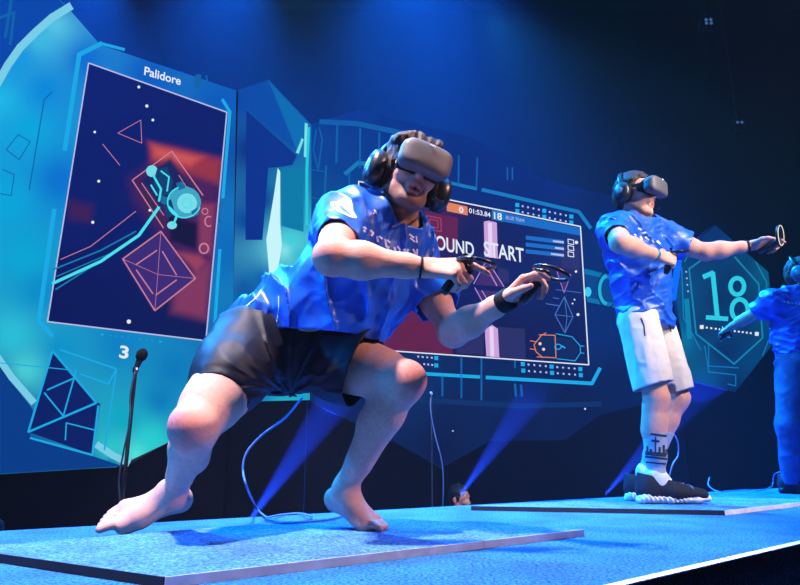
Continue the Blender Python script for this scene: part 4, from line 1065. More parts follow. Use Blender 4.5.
def controller(label, grip, axis, fwd, sc=1.0, lit=False):
    """grip: centre of the handle, axis: along the handle towards the ring, fwd: towards the fingers"""
    z = Vector(axis).normalized(); y = Vector(fwd); y = (y - z * y.dot(z)).normalized(); x = y.cross(z)
    M = Matrix((x, y, z)).transposed().to_4x4(); M.translation = Vector(grip)
    root = tag(empty('motion_controller', Vector(grip)), label, 'controller')
    def put(name, bm, m, smooth=True, par=None):
        world_mesh(bm, M @ Matrix.Scale(sc, 4)); bmesh.ops.recalc_face_normals(bm, faces=bm.faces[:]); return bm_link(name, bm, m, par or root, True, smooth)
    bm = bmesh.new(); add_tube(bm, smooth_path([(0, -.006, -.062), (0, -.004, -.04), (0, 0, 0), (0, .004, .03), (0, .006, .05)], 5), [.010] * 2 + [.0145] * 3 + [.016] * 13 + [.018] * 2 + [.016], 14); put('handle', bm, m_gloss)
    bm = bmesh.new(); add_lathe(bm, (0, -.002, .050), (0, -.45, .9), [(-.006, .018), (.0, .024), (.007, .024), (.010, .02)], 22); face = put('face_plate', bm, m_gloss)
    bm = bmesh.new(); add_lathe(bm, (.004, -.008, .060), (0, -.45, .9), [(0, .005), (.010, .004), (.011, .008), (.014, .008), (.016, .005)], 14); put('thumbstick', bm, m_pad, True, face)
    for dx, dy in ((-.012, .002), (-.010, -.012)):
        bm = bmesh.new(); add_lathe(bm, (dx, dy - .004, .058), (0, -.45, .9), [(0, .004), (.004, .004), (.005, .003)], 12); put('button', bm, m_hmd, True, face)
    bm = bmesh.new(); add_lathe(bm, (0, .020, .036), (0, 1, .3), [(-.004, .009), (.008, .010), (.013, .006)], 14); put('trigger', bm, m_pad)
    bm = bmesh.new()
    P = [(.052 * math.cos(a), .026 + .050 * math.sin(a), .066 + .022 * math.sin(a)) for a in [2 * math.pi * k / 36 for k in range(37)]]
    add_tube(bm, P, .0065, 10); ring = put('tracking_ring', bm, m_gloss)
    if lit:
        bm = bmesh.new()
        P = [(.0525 * math.cos(a), .026 + .0505 * math.sin(a), .0735 + .022 * math.sin(a)) for a in [2 * math.pi * k / 36 for k in range(37)]]
        add_tube(bm, P, .0018, 6); put('light_band', bm, m_led, True, ring)
    return root

# ================================================================== crouching player
Q = 0.0038
J = dict(hR=at(252, 352, 2.13), hL=at(314, 352, 2.22), kR=at(194, 427, 1.80), aR=at(175, 490, 2.12), kL=at(404, 381, 2.0), aL=at(346, 487, 2.2),
         sR=at(345, 220, 1.95), sL=at(406, 250, 2.20), eR=at(332, 257, 1.70), wR=at(424, 268, 1.71), eL=at(453, 332, 2.04), wL=at(507, 300, 1.87))
pel = (J['hR'] + J['hL']) / 2 + Vector((-.01, .03, .05))
nck = at(399, 219, 2.02); chs = at(374, 250, 2.06); wst = at(338, 304, 2.12)
latp = J['hL'] - J['hR']; latc = J['sL'] - J['sR']
hc = at(409, 180, 1.95)
yaw, roll, pit = math.radians(20), math.radians(15), math.radians(2)
hf = Vector((math.sin(yaw) * math.cos(pit), -math.cos(yaw) * math.cos(pit), -math.sin(pit)))
xr = Vector((math.cos(yaw), math.sin(yaw), 0)); hu = Vector((0, 0, 1)) * math.cos(roll) + xr * math.sin(roll)
P1 = tag(empty('person', ((J['aR'].x + J['aL'].x) / 2, 2.1, .02)), 'barefoot person in blue jersey and dark shorts crouching with bent knees, both hands raised', 'person')

S = Sculpt(Q)
tfr = latc.cross(nck - wst).normalized(); tfr = tfr if tfr.y < 0 else -tfr
add_torso(S, pel, wst, chs, nck, latp, latc, (J['sR'], J['sL']), -.004)
Pf, HM, _ = add_head(S, hc, hf, hu, nck)
add_arm(S, J['sR'], J['eR'], J['wR'], 1.06, (0, -.3, 1)); add_arm(S, J['sL'], J['eL'], J['wL'], 1.0, (.6, -.6, .3))
S.cap(J['sR'], J['sR'] + (J['eR'] - J['sR']) * .2, .066, .06, .03); S.cap(J['sL'], J['sL'], .062, None, .03)
add_leg(S, J['hR'], J['kR'], J['aR'], 1.12, Vector((-.35, -.85, .45)), 1.12, .86); add_leg(S, J['hL'], J['kL'], J['aL'], 1.08, Vector((.75, -.45, .25)), 1.12)
fR = Vector((-.185, -.085, 0)); fL = Vector((.15, -.10, 0))
add_foot(S, J['aR'] + Vector((-.012, 0, -.005)), Vector((-.19, -.12, 0)), (.1, -1, 0), .02, .30, 1.16, .98, .026)
add_foot(S, J['aL'], fL, (-.5, -1, 0), .02, .42, 1.05, .3)
# right hand: wraps the controller, index finger reaching out
dR = (at(470, 269, 1.68) - J['wR']); nR = Vector((.05, .75, -.55))
hand_R, fr_R = add_hand(S, J['wR'], dR, nR, (0, -.4, 1), [(.35, .25, .15), (1.0, 1.1, .6), (1.15, 1.1, .6), (1.2, 1.1, .6)], 1.04, [(.75, .55, .3), (.95, .15, .25), (1, -.05, .2)])
# left hand
dL = (at(537, 272, 1.80) - J['wL']); nL = Vector((.55, -.45, -.55))
hand_L, fr_L = add_hand(S, J['wL'], dL, nL, (-.3, -.2, 1), [(.45, .5, .3), (.75, 1.1, .7), (.85, 1.15, .7), (.95, 1.15, .7)], 1.0, [(.65, .55, .35), (.85, .25, .45), (.9, 0, .4)])
me, pos = S.mesh('body')
spots = [(J['kR'] + Vector((-.02, -.05, -.03)), .085, (205, 120, 105)), (J['kL'] + Vector((.03, -.04, 0)), .08, (200, 122, 108)), (J['eR'], .08, (215, 140, 120)), (J['eL'], .07, (212, 140, 118))]
for tip in hand_R + hand_L: spots.append((tip, .02, (222, 140, 124)))
spots += [(Pf(.098, 0, -.066), .017, (176, 84, 82)), (Pf(.097, .012, -.073), .014, (176, 84, 82)), (Pf(.097, -.012, -.073), .014, (176, 84, 82)), (Pf(.096, 0, -.081), .014, (176, 88, 84)), (Pf(.106, 0, -.073), .009, (70, 26, 26)), (Pf(.112, 0, -.034), .02, (214, 140, 120))]
cols = skin_tone(pos, spots)
# stubble around the mouth and along the jaw
q = pos - np.array(hc)[None]
lf = q @ np.array(hf); lu = q @ np.array(hu); ll = q @ np.array(hu.cross(hf))
b = np.clip((-.045 - lu) / .02, 0, 1) * np.clip((lf + .03) / .03, 0, 1) * (np.linalg.norm(q, axis=1) < .17) * np.clip((lu + .16) / .03, 0, 1)
lipd = np.sqrt((lf - .1) ** 2 + (ll * .55) ** 2 + (lu + .073) ** 2); b *= np.clip((lipd - .017) / .008, 0, 1) * .8
cols = cols * (1 - b[:, None]) + np.array(s2l((64, 42, 34)))[None] * b[:, None]
# leg hair: fine dark flecks on the shins
for kn_, an_ in ((J['kR'], J['aR']), (J['kL'], J['aL'])):
    ax_ = np.array(an_ - kn_); t_ = ((pos - np.array(kn_)) @ ax_) / (ax_ @ ax_)
    d_ = np.linalg.norm(pos - np.array(kn_) - t_[:, None] * ax_, axis=1)
    w_ = ((t_ > -.15) & (t_ < .95) & (d_ < .1)) * np.clip((vnoise(pos * 260) - .52) * 4, 0, 1) * .22
    cols = cols * (1 - w_[:, None]) + np.array(s2l((110, 72, 58)))[None] * w_[:, None]
tone_attr(me, cols)
body1 = link('body', me, m_skin, P1)

# jersey
S = Sculpt(Q)
hem_c = pel.lerp(wst, .10); up1 = (wst - pel).normalized()
add_torso(S, pel - up1 * .08, wst, chs, nck, latp, latc, (J['sR'], J['sL']), .024)
S.cap(wst + tfr * .05 - Vector((0, 0, .03)), chs + tfr * .035, .095, .10, .05, (latc, 1.2))
S.cap(at(290, 298, 2.14), at(268, 322, 2.17), .10, .10, .05)
S.cap(at(374, 298, 2.08), at(352, 322, 2.08), .10, .088, .06)
sl_R = J['sR'].lerp(J['eR'], .62); sl_L = J['sL'].lerp(J['eL'], .70)
S.cap(J['sR'] + Vector((0, 0, .006)), sl_R, .079, .061, .03); S.cap(J['sL'], sl_L, .074, .074, .03)
S.cap(wst + tfr * .07 - Vector((0, 0, .05)), pel + tfr * .10 + up1 * .02, .085, .08, .06, (latp, 1.2))
ax1 = (chs - pel).normalized(); sd1 = latc.normalized()
def fold1(P):
    a = P @ np.array(ax1); s_ = P @ np.array(sd1); n_ = P @ np.array(tfr)
    w = .05 * (vnoise(P * 7) - .5)
    A = np.stack([(s_ + .55 * a + w) * 17, (a - .5 * s_) * 4, (n_ + w) * 7], 1); B = np.stack([(s_ - .3 * a + w) * 34, a * 7 + 4, n_ * 14], 1)
    t = np.clip(((P - np.array(pel)) @ np.array(ax1)) / .5, 0, 1)
    return -(0.030 - .014 * t) * (ridge(A) ** 2.2 - .3) - .010 * (ridge(B) ** 1.5 - .4)
ndir = (Pf(0, 0, 0) - nck).normalized()
cuts = [(sl_R, (J['eR'] - J['sR']).normalized(), .17), (sl_L, (J['eL'] - J['sL']).normalized(), .14), (at(310, 333, 2.05), Vector((-.12, 0, -1)).normalized(), .42), (nck + ndir * .040 + tfr * .01, (ndir * .8 + tfr * .3).normalized(), .105)]
me, pos = S.mesh('jersey', fold1, cuts); relax(me, 2, .5)
jer = link('jersey', me, m_jersey, None); solid(jer, .004); jersey_me = me.copy()
R_ = Matrix.Translation(-Vector(P1.location)); me.transform(R_); jer.parent = P1
decal('chest_lettering', glyphs((0, 0), [
    (363, 227, [([(0, 0), (3, 2)], 2.2), ([(0, 3), (2, 5)], 1.9)]), (370, 231, [([(0, -1), (3, 2), (1, 5)], 2.0)]), (377, 236, [([(0, 0), (1, 6)], 2.2), ([(2, 0), (5, 3)], 1.9)]),
    (385, 241, [([(0, -2), (1, 5), (4, 7)], 2.2), ([(2, -1), (5, 2)], 1.9)]), (394, 247, [([(0, 0), (2, 6)], 2.3), ([(3, -1), (6, 3), (4, 6)], 1.8)]), (404, 251, [([(0, -2), (3, 5)], 2.2), ([(4, -2), (2, 4)], 1.9)]), (413, 252, [([(0, -3), (3, 3)], 2.0), ([(4, -3), (4, 3)], 1.6)]),
    (409, 234, [([(0, 0), (5, 4)], 1.9), ([(1, 4), (6, 8)], 1.6), ([(7, 2), (8, 9)], 1.6)])]), m_letter, jersey_me, P1)
decal('sleeve_logo', [([(331, 203), (338, 204), (346, 207), (353, 213), (356, 218), (349, 216), (341, 212), (334, 208), (331, 203)], 1.8), ([(336, 205), (343, 213)], 1.2), ([(343, 206), (352, 215)], 1.2)], m_letter, jersey_me, P1)
decal('back_streaks', [([(237, 314), (248, 305), (256, 298), (262, 290)], 1.0), ([(279, 296), (279, 308), (277, 322)], .9)], m_letter, jersey_me, P1)  # thin white strokes laid on the lower back of the jersey
decal('collar_mark', [([(374, 210), (377, 214)], 1.4), ([(373, 214), (376, 211)], 1.2)], m_letter, jersey_me, P1)

# shorts
S = Sculpt(Q)
S.cap(pel + up1 * .07, pel - up1 * .02, .114, .126, .04, (latp, 1.38))
tR = J['kR'] - J['hR']; tL = J['kL'] - J['hL']
eRn = J['hR'] + tR * .68; eLn = J['hL'] + tL * .66
S.cap(J['hR'] + Vector((0, 0, -.005)), eRn, .130, .092, .05)
S.cap(J['hL'] + Vector((0, 0, -.005)), eLn, .128, .136, .05)
frR = Vector((-.35, -.85, .45)).normalized()
S.cap(J['hR'] + frR * .03, J['hR'] + tR * .40 + frR * .022, .126, .102, .05)
S.cap(eLn - Vector((0, 0, .04)), J['hL'] + tL * .3 - Vector((0, 0, .05)), .07, .08, .05)
S.cap(pel - Vector((0, .0, .10)), pel - Vector((0, .0, .08)), .09, .09, .06)
crotch = np.array(pel + Vector((.04, -.08, -.19)))
def fold2(P):
    v = P - crotch; r = np.linalg.norm(v, axis=1); th = np.arctan2(v[:, 2], v[:, 0])
    return -.012 * (ridge(np.stack([th * 4.5, r * 5, P[:, 1] * 6], 1)) ** 1.5 - .4) - .006 * (ridge(P * 16) - .5)
cuts = [(eRn + Vector((.0, 0, 0)), (tR.normalized() + Vector((.15, 0, -.1))).normalized(), .19), (J['hL'] + tL * .58, Vector((.9, -.2, -.38)).normalized(), .24)]
me, pos = S.mesh('shorts', fold2, cuts); relax(me, 2, .5)
sho = link('shorts', me, m_shorts, None); solid(sho, .004); me.transform(R_); sho.parent = P1

# hair
def hair(c, f, u, m, parent, vox, quiff=False):
    f, u, l = head_axes(f, u); M = Matrix((f, l, u)).transposed(); S = Sculpt(vox)
    P = lambda a, b, d: Vector(c) + f * a + l * b + u * d
    S.ell(P(-.008, 0, .050), (.106, .086, .098), M, .02); S.ell(P(-.045, 0, -.005), (.07, .078, .07), M, .03)
    for s in (1, -1): S.cap(P(.03, s * .068, .06), P(.035, s * .072, .0), .016, .010, .02)
    S.ell(P(.085, 0, .0), (.07, .10, .085), M, .02, True)
    if quiff:
        for b in (-.05, -.018, .018, .05): S.cap(P(-.02, b, .110), P(.060, b * .9, .116), .030, .022, .015)
        for b in (1, -1): S.cap(P(-.01, b * .075, .10), P(.05, b * .078, .100), .026, .020, .015); S.cap(P(.0, b * .082, .09), P(.01, b * .084, .03), .018, .012, .015)
    A = np.array(M)
    def fn(p):
        q = (p - np.array(c)) @ A
        return -.008 * (ridge(np.stack([q[:, 0] * 14, q[:, 1] * 60, q[:, 2] * 24], 1)) - .45) - .008 * (vnoise(p * 45) - .5)
    me, pos = S.mesh('hair', fn); return link('hair', me, m, parent)
hair(hc, hf, hu, m_hair, P1, .004, True)
headset('charcoal headset strapped over the eyes of the crouching player', hc - hu * .010 - hf * .002, hf, hu, .90)
headphones('large black over-ear headphones on the crouching player', hc, hf, hu, 1.05, mat('dark_blue_cup', (26, 30, 40), .35, .5))

# wristband and controllers
fx = (J['wL'] - J['eL']).normalized()
bm = bmesh.new(); add_tube(bm, [J['wL'] - fx * .028, J['wL'] - fx * .02, J['wL'] + fx * .012, J['wL'] + fx * .02], [.031, .035, .035, .031], 20); bm_link('wristband', bm, m_pad, P1, True, True)
fx = (J['wR'] - J['eR']).normalized()
bm = bmesh.new(); add_tube(bm, [J['wR'] - fx * .012, J['wR'] - fx * .006], [.033, .033], 18); bm_link('wrist_cord', bm, m_pad, P1, True, True)
d, n, s_ = fr_R
controller('black motion controller in the raised right hand of the crouching player', J['wR'] + d * .088 + n * .030, (.55, -.15, .8), d, .95)
d, n, s_ = fr_L
controller('black motion controller in the outstretched left hand of the crouching player', J['wL'] + d * .090 + n * .030, (.55, -.35, .75), d, .95)

# ================================================================== standing player
def shoe(parent, ankle, f, medial, zs, sc=1.0, label=None, m_up=None, m_so=None, lace=True):
    f = Vector(f).normalized(); m = Vector(medial); m = (m - f * m.dot(f)).normalized(); up = Vector((0, 0, 1)); A = Vector((ankle.x, ankle.y, zs))
    P = lambda a, b, c: A + (f * a + m * b) * sc + up * c * sc
    S = Sculpt(.0045)
    S.cap(P(-.045, 0, .050), P(.06, .004, .050), .042 * sc, .040 * sc, .03, (m, 1.05)); S.cap(P(.06, .004, .050), P(.185, .010, .036), .042 * sc, .026 * sc, .04, (m, 1.45))
    S.cap(P(-.035, 0, .05), P(-.030, 0, .105), .042 * sc, .040 * sc, .03); S.cap(P(-.03, 0, .08), P(.055, .004, .085), .044 * sc, .036 * sc, .03)
    S.cap(P(-.060, 0, .06), P(-.064, 0, .115), .026 * sc, .018 * sc, .02)
    F = np.array(f)
    me, pos = S.mesh('shoe', None, [(P(-.01, 0, .112), (up + f * .25).normalized(), .13)]); relax(me, 1)
    up_o = link('shoe', me, m_up or m_shoe, parent); 
    if label: up_o['label'] = label
    S = Sculpt(.0045)
    S.cap(P(-.058, 0, .024), P(.04, .0, .020), .027 * sc, .023 * sc, .02, (m, 1.8)); S.cap(P(.04, .0, .018), P(.150, .008, .018), .020 * sc, .018 * sc, .02, (m, 2.4)); S.cap(P(.150, .008, .018), P(.205, .010, .022), .018 * sc, .016 * sc, .02, (m, 2.0))
    S.cap(P(-.075, 0, .012), P(-.05, 0, .03), .014 * sc, .02 * sc, .02, (m, 2.0))
    org = np.array(P(0, 0, 0))
    def rib(p):
        a = (p - org) @ F; z = p[:, 2] - zs
        return .0018 * np.clip((.16 - a) / .05, 0, 1) * np.sin((a + z * .6) * 2 * math.pi / .022)
    me, pos = S.mesh('sole', rib, [(P(.05, 0, .0015), -up, .4)], False); so = link('sole', me, m_so or m_sole, up_o)
    if lace:
        bm = bmesh.new()
        tv = [v.co + up_o.parent.location for v in up_o.data.vertices]; bvh = BVHTree.FromPolygons([v[:] for v in tv], [tuple(p.vertices) for p in up_o.data.polygons])
        for k in range(5):
            a = .045 + k * .022; row = []
            for i in range(9):
                b = (-.030 + .0075 * i) * (1 if k % 2 else 1)
                h = bvh.ray_cast(P(a + (.008 * (i - 4) / 4 * (1 if k % 2 else -1)), b, .25), -up)
                if h[0] is not None: row.append(h[0] + up * .002)
            if len(row) > 3: add_tube(bm, row, .0028 * sc, 6)
        if bm.verts: bm_link('laces', bm, m_lace, up_o, True, True)
        else: bm.free()
    return up_o

def rel(o_me, root):
    o_me.transform(Matrix.Translation(-Vector(root.location)))

def garment(name, S, m, root, disp=None, cuts=(), th=.004, n=2):
    me, pos = S.mesh(name, disp, cuts); relax(me, n, .5)
    wm = me.copy(); o = link(name, me, m, None); solid(o, th); rel(me, root); o.parent = root
    return o, wm

def shin_sock(S, kn, an, t0, infl, foot):
    a = kn.lerp(an, t0); S.cap(a, kn.lerp(an, .75), .047 + infl, .038 + infl, .03); S.cap(kn.lerp(an, .75), an, .038 + infl, .036 + infl, .03)
    c = an - kn; fr = Vector((1, -.3, 0)).normalized(); bk = -(fr - c.normalized() * fr.dot(c.normalized())).normalized()
    S.cap(kn + c * max(t0 - .1, .3) + bk * .019, kn + c * .75 + bk * .004, .045 + infl, .034 + infl, .03)
    S.cap(an, an + Vector(foot) * .03 - Vector((0, 0, .04)), .038 + infl, .036 + infl, .03)

G = dict(hR=at(638, 318, 3.33), hL=at(653, 320, 3.50), kR=at(656, 398, 3.28), kL=at(677, 398, 3.45), aR=at(656, 477, 3.32), aL=at(646, 474, 3.52),
         sR=at(617, 231, 3.20), sL=at(661, 238, 3.45), eR=at(620, 243, 2.95), wR=at(658, 256, 3.05), eL=at(706, 252, 3.40), wL=at(750, 246, 3.34))
pel2 = (G['hR'] + G['hL']) / 2 + Vector((0, 0, .06)); wst2 = at(642, 283, 3.40); chs2 = at(639, 252, 3.36); nck2 = at(638, 224, 3.32)
lp2 = G['hL'] - G['hR']; lc2 = G['sL'] - G['sR']
hc2 = at(634, 197, 3.30)
hf2 = Vector((.64, -.77, -.04)); hu2 = Vector((.06, 0, 1))
P2 = tag(empty('person', (G['aR'].x, 3.4, .02)), 'standing person in blue jersey, white shorts and dark sneakers pointing one arm right', 'person')
fr2 = (lc2.cross(Vector((0, 0, 1)))).normalized()
fr2 = fr2 if fr2.x > 0 else -fr2
S = Sculpt(.0055)
add_torso(S, pel2, wst2, chs2, nck2, lp2, lc2, (G['sR'], G['sL']), -.004)
Pf2, HM2, _ = add_head(S, hc2, hf2, hu2, nck2)
add_arm(S, G['sR'], G['eR'], G['wR'], 1.0, (0, -.3, 1)); add_arm(S, G['sL'], G['eL'], G['wL'], 1.0, (0, 0, 1))
add_leg(S, G['hR'], G['kR'], G['aR'], 1.02, (1, -.3, 0)); add_leg(S, G['hL'], G['kL'], G['aL'], 1.0, (1, -.3, .2))
for a_ in ('aR', 'aL'):
    S.cap(G[a_], G[a_] + Vector((.05, -.01, -.05)), .034, .03, .03)
hR2, frR2 = add_hand(S, G['wR'], Vector((.95, .25, -.12)), (.2, .9, -.3), (0, -.2, 1), [(.7, .9, .6), (.9, 1.1, .6), (1.0, 1.1, .6), (1.1, 1.1, .6)], 1.0)
hL2, frL2 = add_hand(S, G['wL'], Vector((.97, -.18, .16)), (-.1, -.5, -.85), (-.1, -.85, .5), [(.45, .5, .3), (.8, 1.1, .6), (.9, 1.1, .6), (1.0, 1.1, .6)], 1.0)
me, pos = S.mesh('body')
tone_attr(me, skin_tone(pos, [(G['kR'], .08, (208, 130, 112)), (Pf2(.1, 0, -.072), .02, (176, 88, 84)), (Pf2(.112, 0, -.034), .02, (212, 138, 118)), (G['eL'], .07, (212, 140, 118))] + [(t, .02, (220, 140, 122)) for t in hR2 + hL2]))
link('body', me, m_skin, P2)
hair(hc2, hf2, hu2, m_hair, P2, .005)
# jersey
S = Sculpt(.0055)
upv = Vector((0, 0, 1))
add_torso(S, pel2 - upv * .17, wst2, chs2, nck2, lp2, lc2, (G['sR'], G['sL']), .028)
slR = G['sR'].lerp(G['eR'], .62); slL = G['sL'].lerp(G['eL'], .62)
S.cap(G['sR'], slR, .076, .060, .03); S.cap(G['sL'], slL, .074, .078, .03)
def fold3(P):
    w = .05 * (vnoise(P * 7 + 3) - .5)
    A = np.stack([(P[:, 0] - .7 * P[:, 2] + w) * 8, (P[:, 1] + w) * 7, (P[:, 2] + .6 * P[:, 0] + w) * 19], 1)
    B = np.stack([P[:, 0] * 10, P[:, 1] * 12, (P[:, 2] - .4 * P[:, 0] + w) * 34], 1)
    return -.018 * (ridge(A) ** 2.2 - .3) - .007 * (ridge(B) ** 1.5 - .4)
nd2 = (hc2 - nck2).normalized()
jer2, jw2 = garment('jersey', S, m_jersey, P2, fold3, [(slR, (G['eR'] - G['sR']).normalized(), .15), (slL, (G['eL'] - G['sL']).normalized(), .14), (pel2 - upv * .115, -upv, .42), (nck2 + nd2 * .04 + fr2 * .01, (nd2 * .85 + fr2 * .25).normalized(), .105)])
decal('chest_lettering', [([(633, 233), (636, 236)], 1.8), ([(640, 236), (642, 240)], 1.8), ([(645, 237), (649, 240)], 1.7), ([(652, 240), (654, 243)], 1.8), ([(657, 241), (660, 244)], 1.7), ([(638, 228), (641, 230)], 1)], m_letter, jw2, P2)
decal('sleeve_logo', [([(606, 219), (611, 217), (616, 219)], 1.0)], m_letter, jw2, P2)
# shorts
S = Sculpt(.0055)
S.cap(pel2 + upv * .0, pel2 - upv * .04, .104, .110, .04, (lp2, 1.30))
for h, k in (('hR', 'kR'), ('hL', 'kL')):
    t = G[k] - G[h]; S.cap(G[h] + t * .06, G[h] + t * .96, .102, .094, .05)
def fold4(P):
    return -.012 * (ridge(np.stack([P[:, 0] * 14, P[:, 1] * 14, P[:, 2] * 4], 1)) ** 1.5 - .4) - .005 * (ridge(P * 22) - .5)
cu = [(G[h] + (G[k] - G[h]) * (.86 if h == 'hR' else .95), ((G[k] - G[h]).normalized() + Vector((.16, 0, 0))).normalized(), .17) for h, k in (('hR', 'kR'), ('hL', 'kL'))]
sho2, sw2 = garment('shorts', S, m_white_sh, P2, fold4, cu )
decal('pocket_seam', [([(641, 318), (644, 326), (645, 336)], 1.2), ([(668, 322), (671, 332)], 1.0)], m_pad, sw2, P2)
# socks and shoes
for a_, k_, lab in (('aR', 'kR', 'near'), ('aL', 'kL', 'far')):
    S = Sculpt(.005); shin_sock(S, G[k_], G[a_], .36, .007, (1, 0, 0))
    so_, sow = garment('sock', S, m_sock, P2, None, [(G[k_].lerp(G[a_], .42), (G[k_] - G[a_]).normalized(), .13)], .003, 1)
    S = Sculpt(.005); S.cap(G[a_] + Vector((0, 0, .012)), G[a_] + Vector((.006, 0, -.03)), .050, .052, .02); S.cap(G[a_] + Vector((0, 0, .0)), G[a_] + Vector((.03, 0, -.03)), .046, .046, .02)
    me, pos = S.mesh('ankle_sock', lambda p: -.004 * (ridge(p * 24) - .5)); o = link('ankle_sock', me, m_sockw, P2); o['label'] = 'white ankle sock'
    if a_ == 'aR':
        decal('sock_stripe', [([(643, 433), (669, 436.5)], 2.0), ([(644, 456.5), (667, 459)], 2.2), ([(645, 462), (667, 464)], 1.6)], m_sockd, sow, P2)
        decal('skyline_print', [([(645.5, 453), (666, 455)], 4), ([(647.5, 446), (647.5, 453)], 2.0), ([(651, 449), (651, 453)], 2.4), ([(655.5, 439), (655.5, 453)], 1.5), ([(651.5, 440.6), (659.5, 441.4)], 2.2), ([(655.5, 436.5), (655.5, 440)], 1), ([(659.5, 447), (659.5, 454)], 2.2), ([(663.5, 445), (663.5, 454)], 2.2), ([(666, 449), (666, 455)], 1.6)], m_sockd, sow, P2)
zR = .02
shoe(P2, G['aR'], (1, -.10, 0), (0, 1, 0), .02, 1.16, 'dark knitted sneaker with white ribbed sole')
shoe(P2, Vector((G['aL'].x - .02, G['aL'].y, 0)), (1, -.25, 0), (0, -1, 0), .02, 1.1, 'dark knitted sneaker with white ribbed sole')
headset('pale grey-fronted headset on the standing player in white shorts', hc2 - hu2 * .006, hf2, hu2, .88)
headphones('dark over-ear headphones on the standing player in white shorts', hc2, hf2, hu2, .95, MATS['dark_blue_cup'])
fx = (G['wR'] - G['eR']).normalized()
bm = bmesh.new(); add_tube(bm, [G['wR'] - fx * .028, G['wR'] - fx * .012], [.033, .0325], 18); bm_link('bracelet', bm, mat('teal_bracelet', (30, 120, 120), .5, .4), P2, True, True)
fx = (G['wL'] - G['eL']).normalized()
bm = bmesh.new(); add_tube(bm, [G['wL'] - fx * .016, G['wL'] - fx * .006], [.033, .0325], 18); bm_link('wrist_cord', bm, m_pad, P2, True, True)
d, n, s_ = frR2
controller('black motion controller held against the chest of the standing player', G['wR'] + d * .088 + n * .03, (.3, -.1, 1), d, 1.0)
d, n, s_ = frL2
controller('motion controller with pale lit ring in the arm stretched out to the right', G['wL'] + d * .088 + n * .03, (.72, -.72, .3), (-.1, .1, 1), 1.0, True)

# ================================================================== player at the right edge
K = dict(hR=at(792, 366, 4.52), hL=at(812, 366, 4.56), kR=at(789, 426, 4.48), kL=at(815, 426, 4.48), aR=at(792, 480, 4.52), aL=at(818, 480, 4.6),
         sR=at(772, 303, 4.50), sL=at(826, 304, 4.58), eR=at(747, 318, 4.66), wR=at(729, 328, 4.84), eL=at(850, 312, 4.5), wL=at(880, 300, 4.35))
pel3 = (K['hR'] + K['hL']) / 2 + Vector((0, 0, .06)); wst3 = at(799, 338, 4.56); chs3 = at(799, 316, 4.55); nck3 = at(800, 293, 4.55)
lp3 = K['hL'] - K['hR']; lc3 = K['sL'] - K['sR']; hc3 = at(803, 276, 4.52); hf3 = Vector((.75, -.66, 0)); hu3 = Vector((0, 0, 1))
P3 = tag(empty('person', ((K['aR'].x + K['aL'].x) / 2, 4.55, .0)), 'person in blue jersey and jeans cut by the right edge, one arm held down', 'person')
S = Sculpt(.006)
add_torso(S, pel3, wst3, chs3, nck3, lp3, lc3, (K['sR'], K['sL']), -.004)
Pf3, HM3, _ = add_head(S, hc3, hf3, hu3, nck3)
add_arm(S, K['sR'], K['eR'], K['wR'], .82); add_arm(S, K['sL'], K['eL'], K['wL'], .95)
add_leg(S, K['hR'], K['kR'], K['aR'], 1.0, (.6, -.8, 0)); add_leg(S, K['hL'], K['kL'], K['aL'], 1.0, (.6, -.8, 0))
hR3, frR3 = add_hand(S, K['wR'], K['wR'] - K['eR'], (.5, .2, -.8), (.3, -.5, .6), [(.5, .6, .4)] * 4, .95)
hL3, frL3 = add_hand(S, K['wL'], K['wL'] - K['eL'], (0, .3, -.9), (0, -.6, .6), [(.8, .9, .6)] * 4, .95)
me, pos = S.mesh('body'); tone_attr(me, skin_tone(pos, [(Pf3(.1, 0, -.072), .02, (176, 88, 84))])); link('body', me, m_skin, P3)
hair(hc3, hf3, hu3, m_hair, P3, .006)
S = Sculpt(.006)
add_torso(S, pel3 - upv * .15, wst3, chs3, nck3, lp3, lc3, (K['sR'], K['sL']), .026)
slR = K['sR'].lerp(K['eR'], .6); slL = K['sL'].lerp(K['eL'], .6)
S.cap(K['sR'], slR, .078, .08, .03); S.cap(K['sL'], slL, .076, .08, .03)
nd3 = (hc3 - nck3).normalized()
jer3, jw3 = garment('jersey', S, m_jersey, P3, fold3, [(slR, (K['eR'] - K['sR']).normalized(), .15), (slL, (K['eL'] - K['sL']).normalized(), .15), (pel3 - upv * .10, -upv, .4), (nck3 + nd3 * .04, nd3, .10)])
decal('chest_lettering', [([(783 + k * 4, 301 + k * .6), (785.4 + k * 4, 302.6 + k * .6)], 1.6) for k in range(5)], m_letter, jw3, P3)
S = Sculpt(.006)
S.cap(pel3 + upv * .04, pel3 - upv * .03, .112, .116, .04, (lp3, 1.36))
for h, k, a in (('hR', 'kR', 'aR'), ('hL', 'kL', 'aL')):
    S.cap(K[h], K[k], .108, .076, .05); S.cap(K[k], K[a] - Vector((0, 0, .02)), .076, .064, .04)
def fold5(P):
    return -.010 * (ridge(np.stack([P[:, 0] * 7, P[:, 1] * 7, P[:, 2] * 14], 1)) ** 1.5 - .4)
garment('jeans', S, m_jeans, P3, fold5, [(K[a] - Vector((0, 0, .03)), -upv, .12) for a in ('aR', 'aL')] + [(pel3 + upv * .07, upv, .3)])
for a in ('aR', 'aL'):
    shoe(P3, K[a], (.8, -.6, 0), (.6, .8, 0) if a == 'aR' else (-.6, -.8, 0), .0, 1.0, None, m_shoe, m_blackm)
headset('headset on the player in jeans at the right edge', hc3, hf3, hu3)
headphones('blue-lit over-ear headphones on the player in jeans', hc3, hf3, hu3, 1.0, mat('blue_cup', (60, 80, 110), .4, .5))
d, n, s_ = frR3
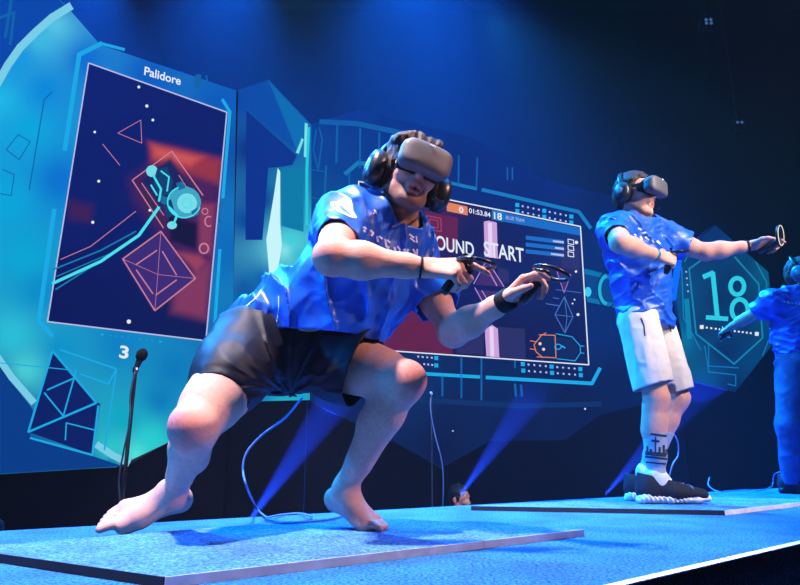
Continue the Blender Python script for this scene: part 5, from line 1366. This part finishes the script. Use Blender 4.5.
controller('motion controller in the lowered hand of the player in jeans', K['wR'] + d * .085 + n * .03, s_, d, .95)
# mat under the player in jeans lies outside the picture

# ================================================================== onlookers behind the stage
def onlooker(label, head, facing):
    r = tag(empty('person', (head.x, head.y, ZH)), label, 'person')
    f = Vector(facing).normalized(); l = Vector((0, 0, 1)).cross(f); h = Vector(head)
    S = Sculpt(.008)
    n_ = h + Vector((0, 0, -.17)) - f * .03; c_ = h + Vector((0, 0, -.36)) - f * .05; w_ = h + Vector((0, 0, -.55)) - f * .06
    p_ = Vector((h.x, h.y, ZH + .38)) - f * .08
    sh = [n_ + l * s * .18 + Vector((0, 0, -.07)) for s in (1, -1)]
    add_torso(S, p_, w_, c_, n_, l, l, sh, .012); add_head(S, h, f, Vector((0, 0, 1)), n_)
    for s in (1, -1):
        sd = l * s; e = sh[0 if s == 1 else 1] + f * .12 - Vector((0, 0, .24)) + sd * .04; w = e + f * .22 + Vector((0, 0, .04)) - sd * .05
        add_arm(S, sh[0 if s == 1 else 1], e, w, 1.0); add_hand(S, w, f, Vector((0, 0, -1)), -sd, [(.4, .5, .3)] * 4)
        hp = p_ + sd * .09; k = hp + f * .40 + Vector((0, 0, .08)) + sd * .06; a = Vector((k.x, k.y, ZH + .09)) - f * .06
        add_leg(S, hp, k, a, 1.0, f); S.cap(a - f * .04 - Vector((0, 0, .055)), a + f * .16 - Vector((0, 0, .06)), .032, .028, .02)
    me, pos = S.mesh('body')
    cols = skin_tone(pos, [(h + f * .1 - Vector((0, 0, .072)), .02, (170, 84, 80))], (208, 140, 112))
    cl = (pos[:, 2] < n_.z + .02) & (np.linalg.norm(pos - np.array(h), axis=1) > .17)
    cols[cl] = s2l((20, 22, 30)); tone_attr(me, cols); link('body', me, m_skin, r)
    hair(h, f, Vector((0, 0, 1)), m_black_hair, r, .006)
    return r
h = at(459, 499.5, 6.6)
onlooker('dark-haired person peeping over the back edge of the stage, centre', h, (.85, -.5, 0))
onlooker('person behind the stage at the far left edge of the picture', at(-28, 545, 3.0), (-.6, -.8, 0))
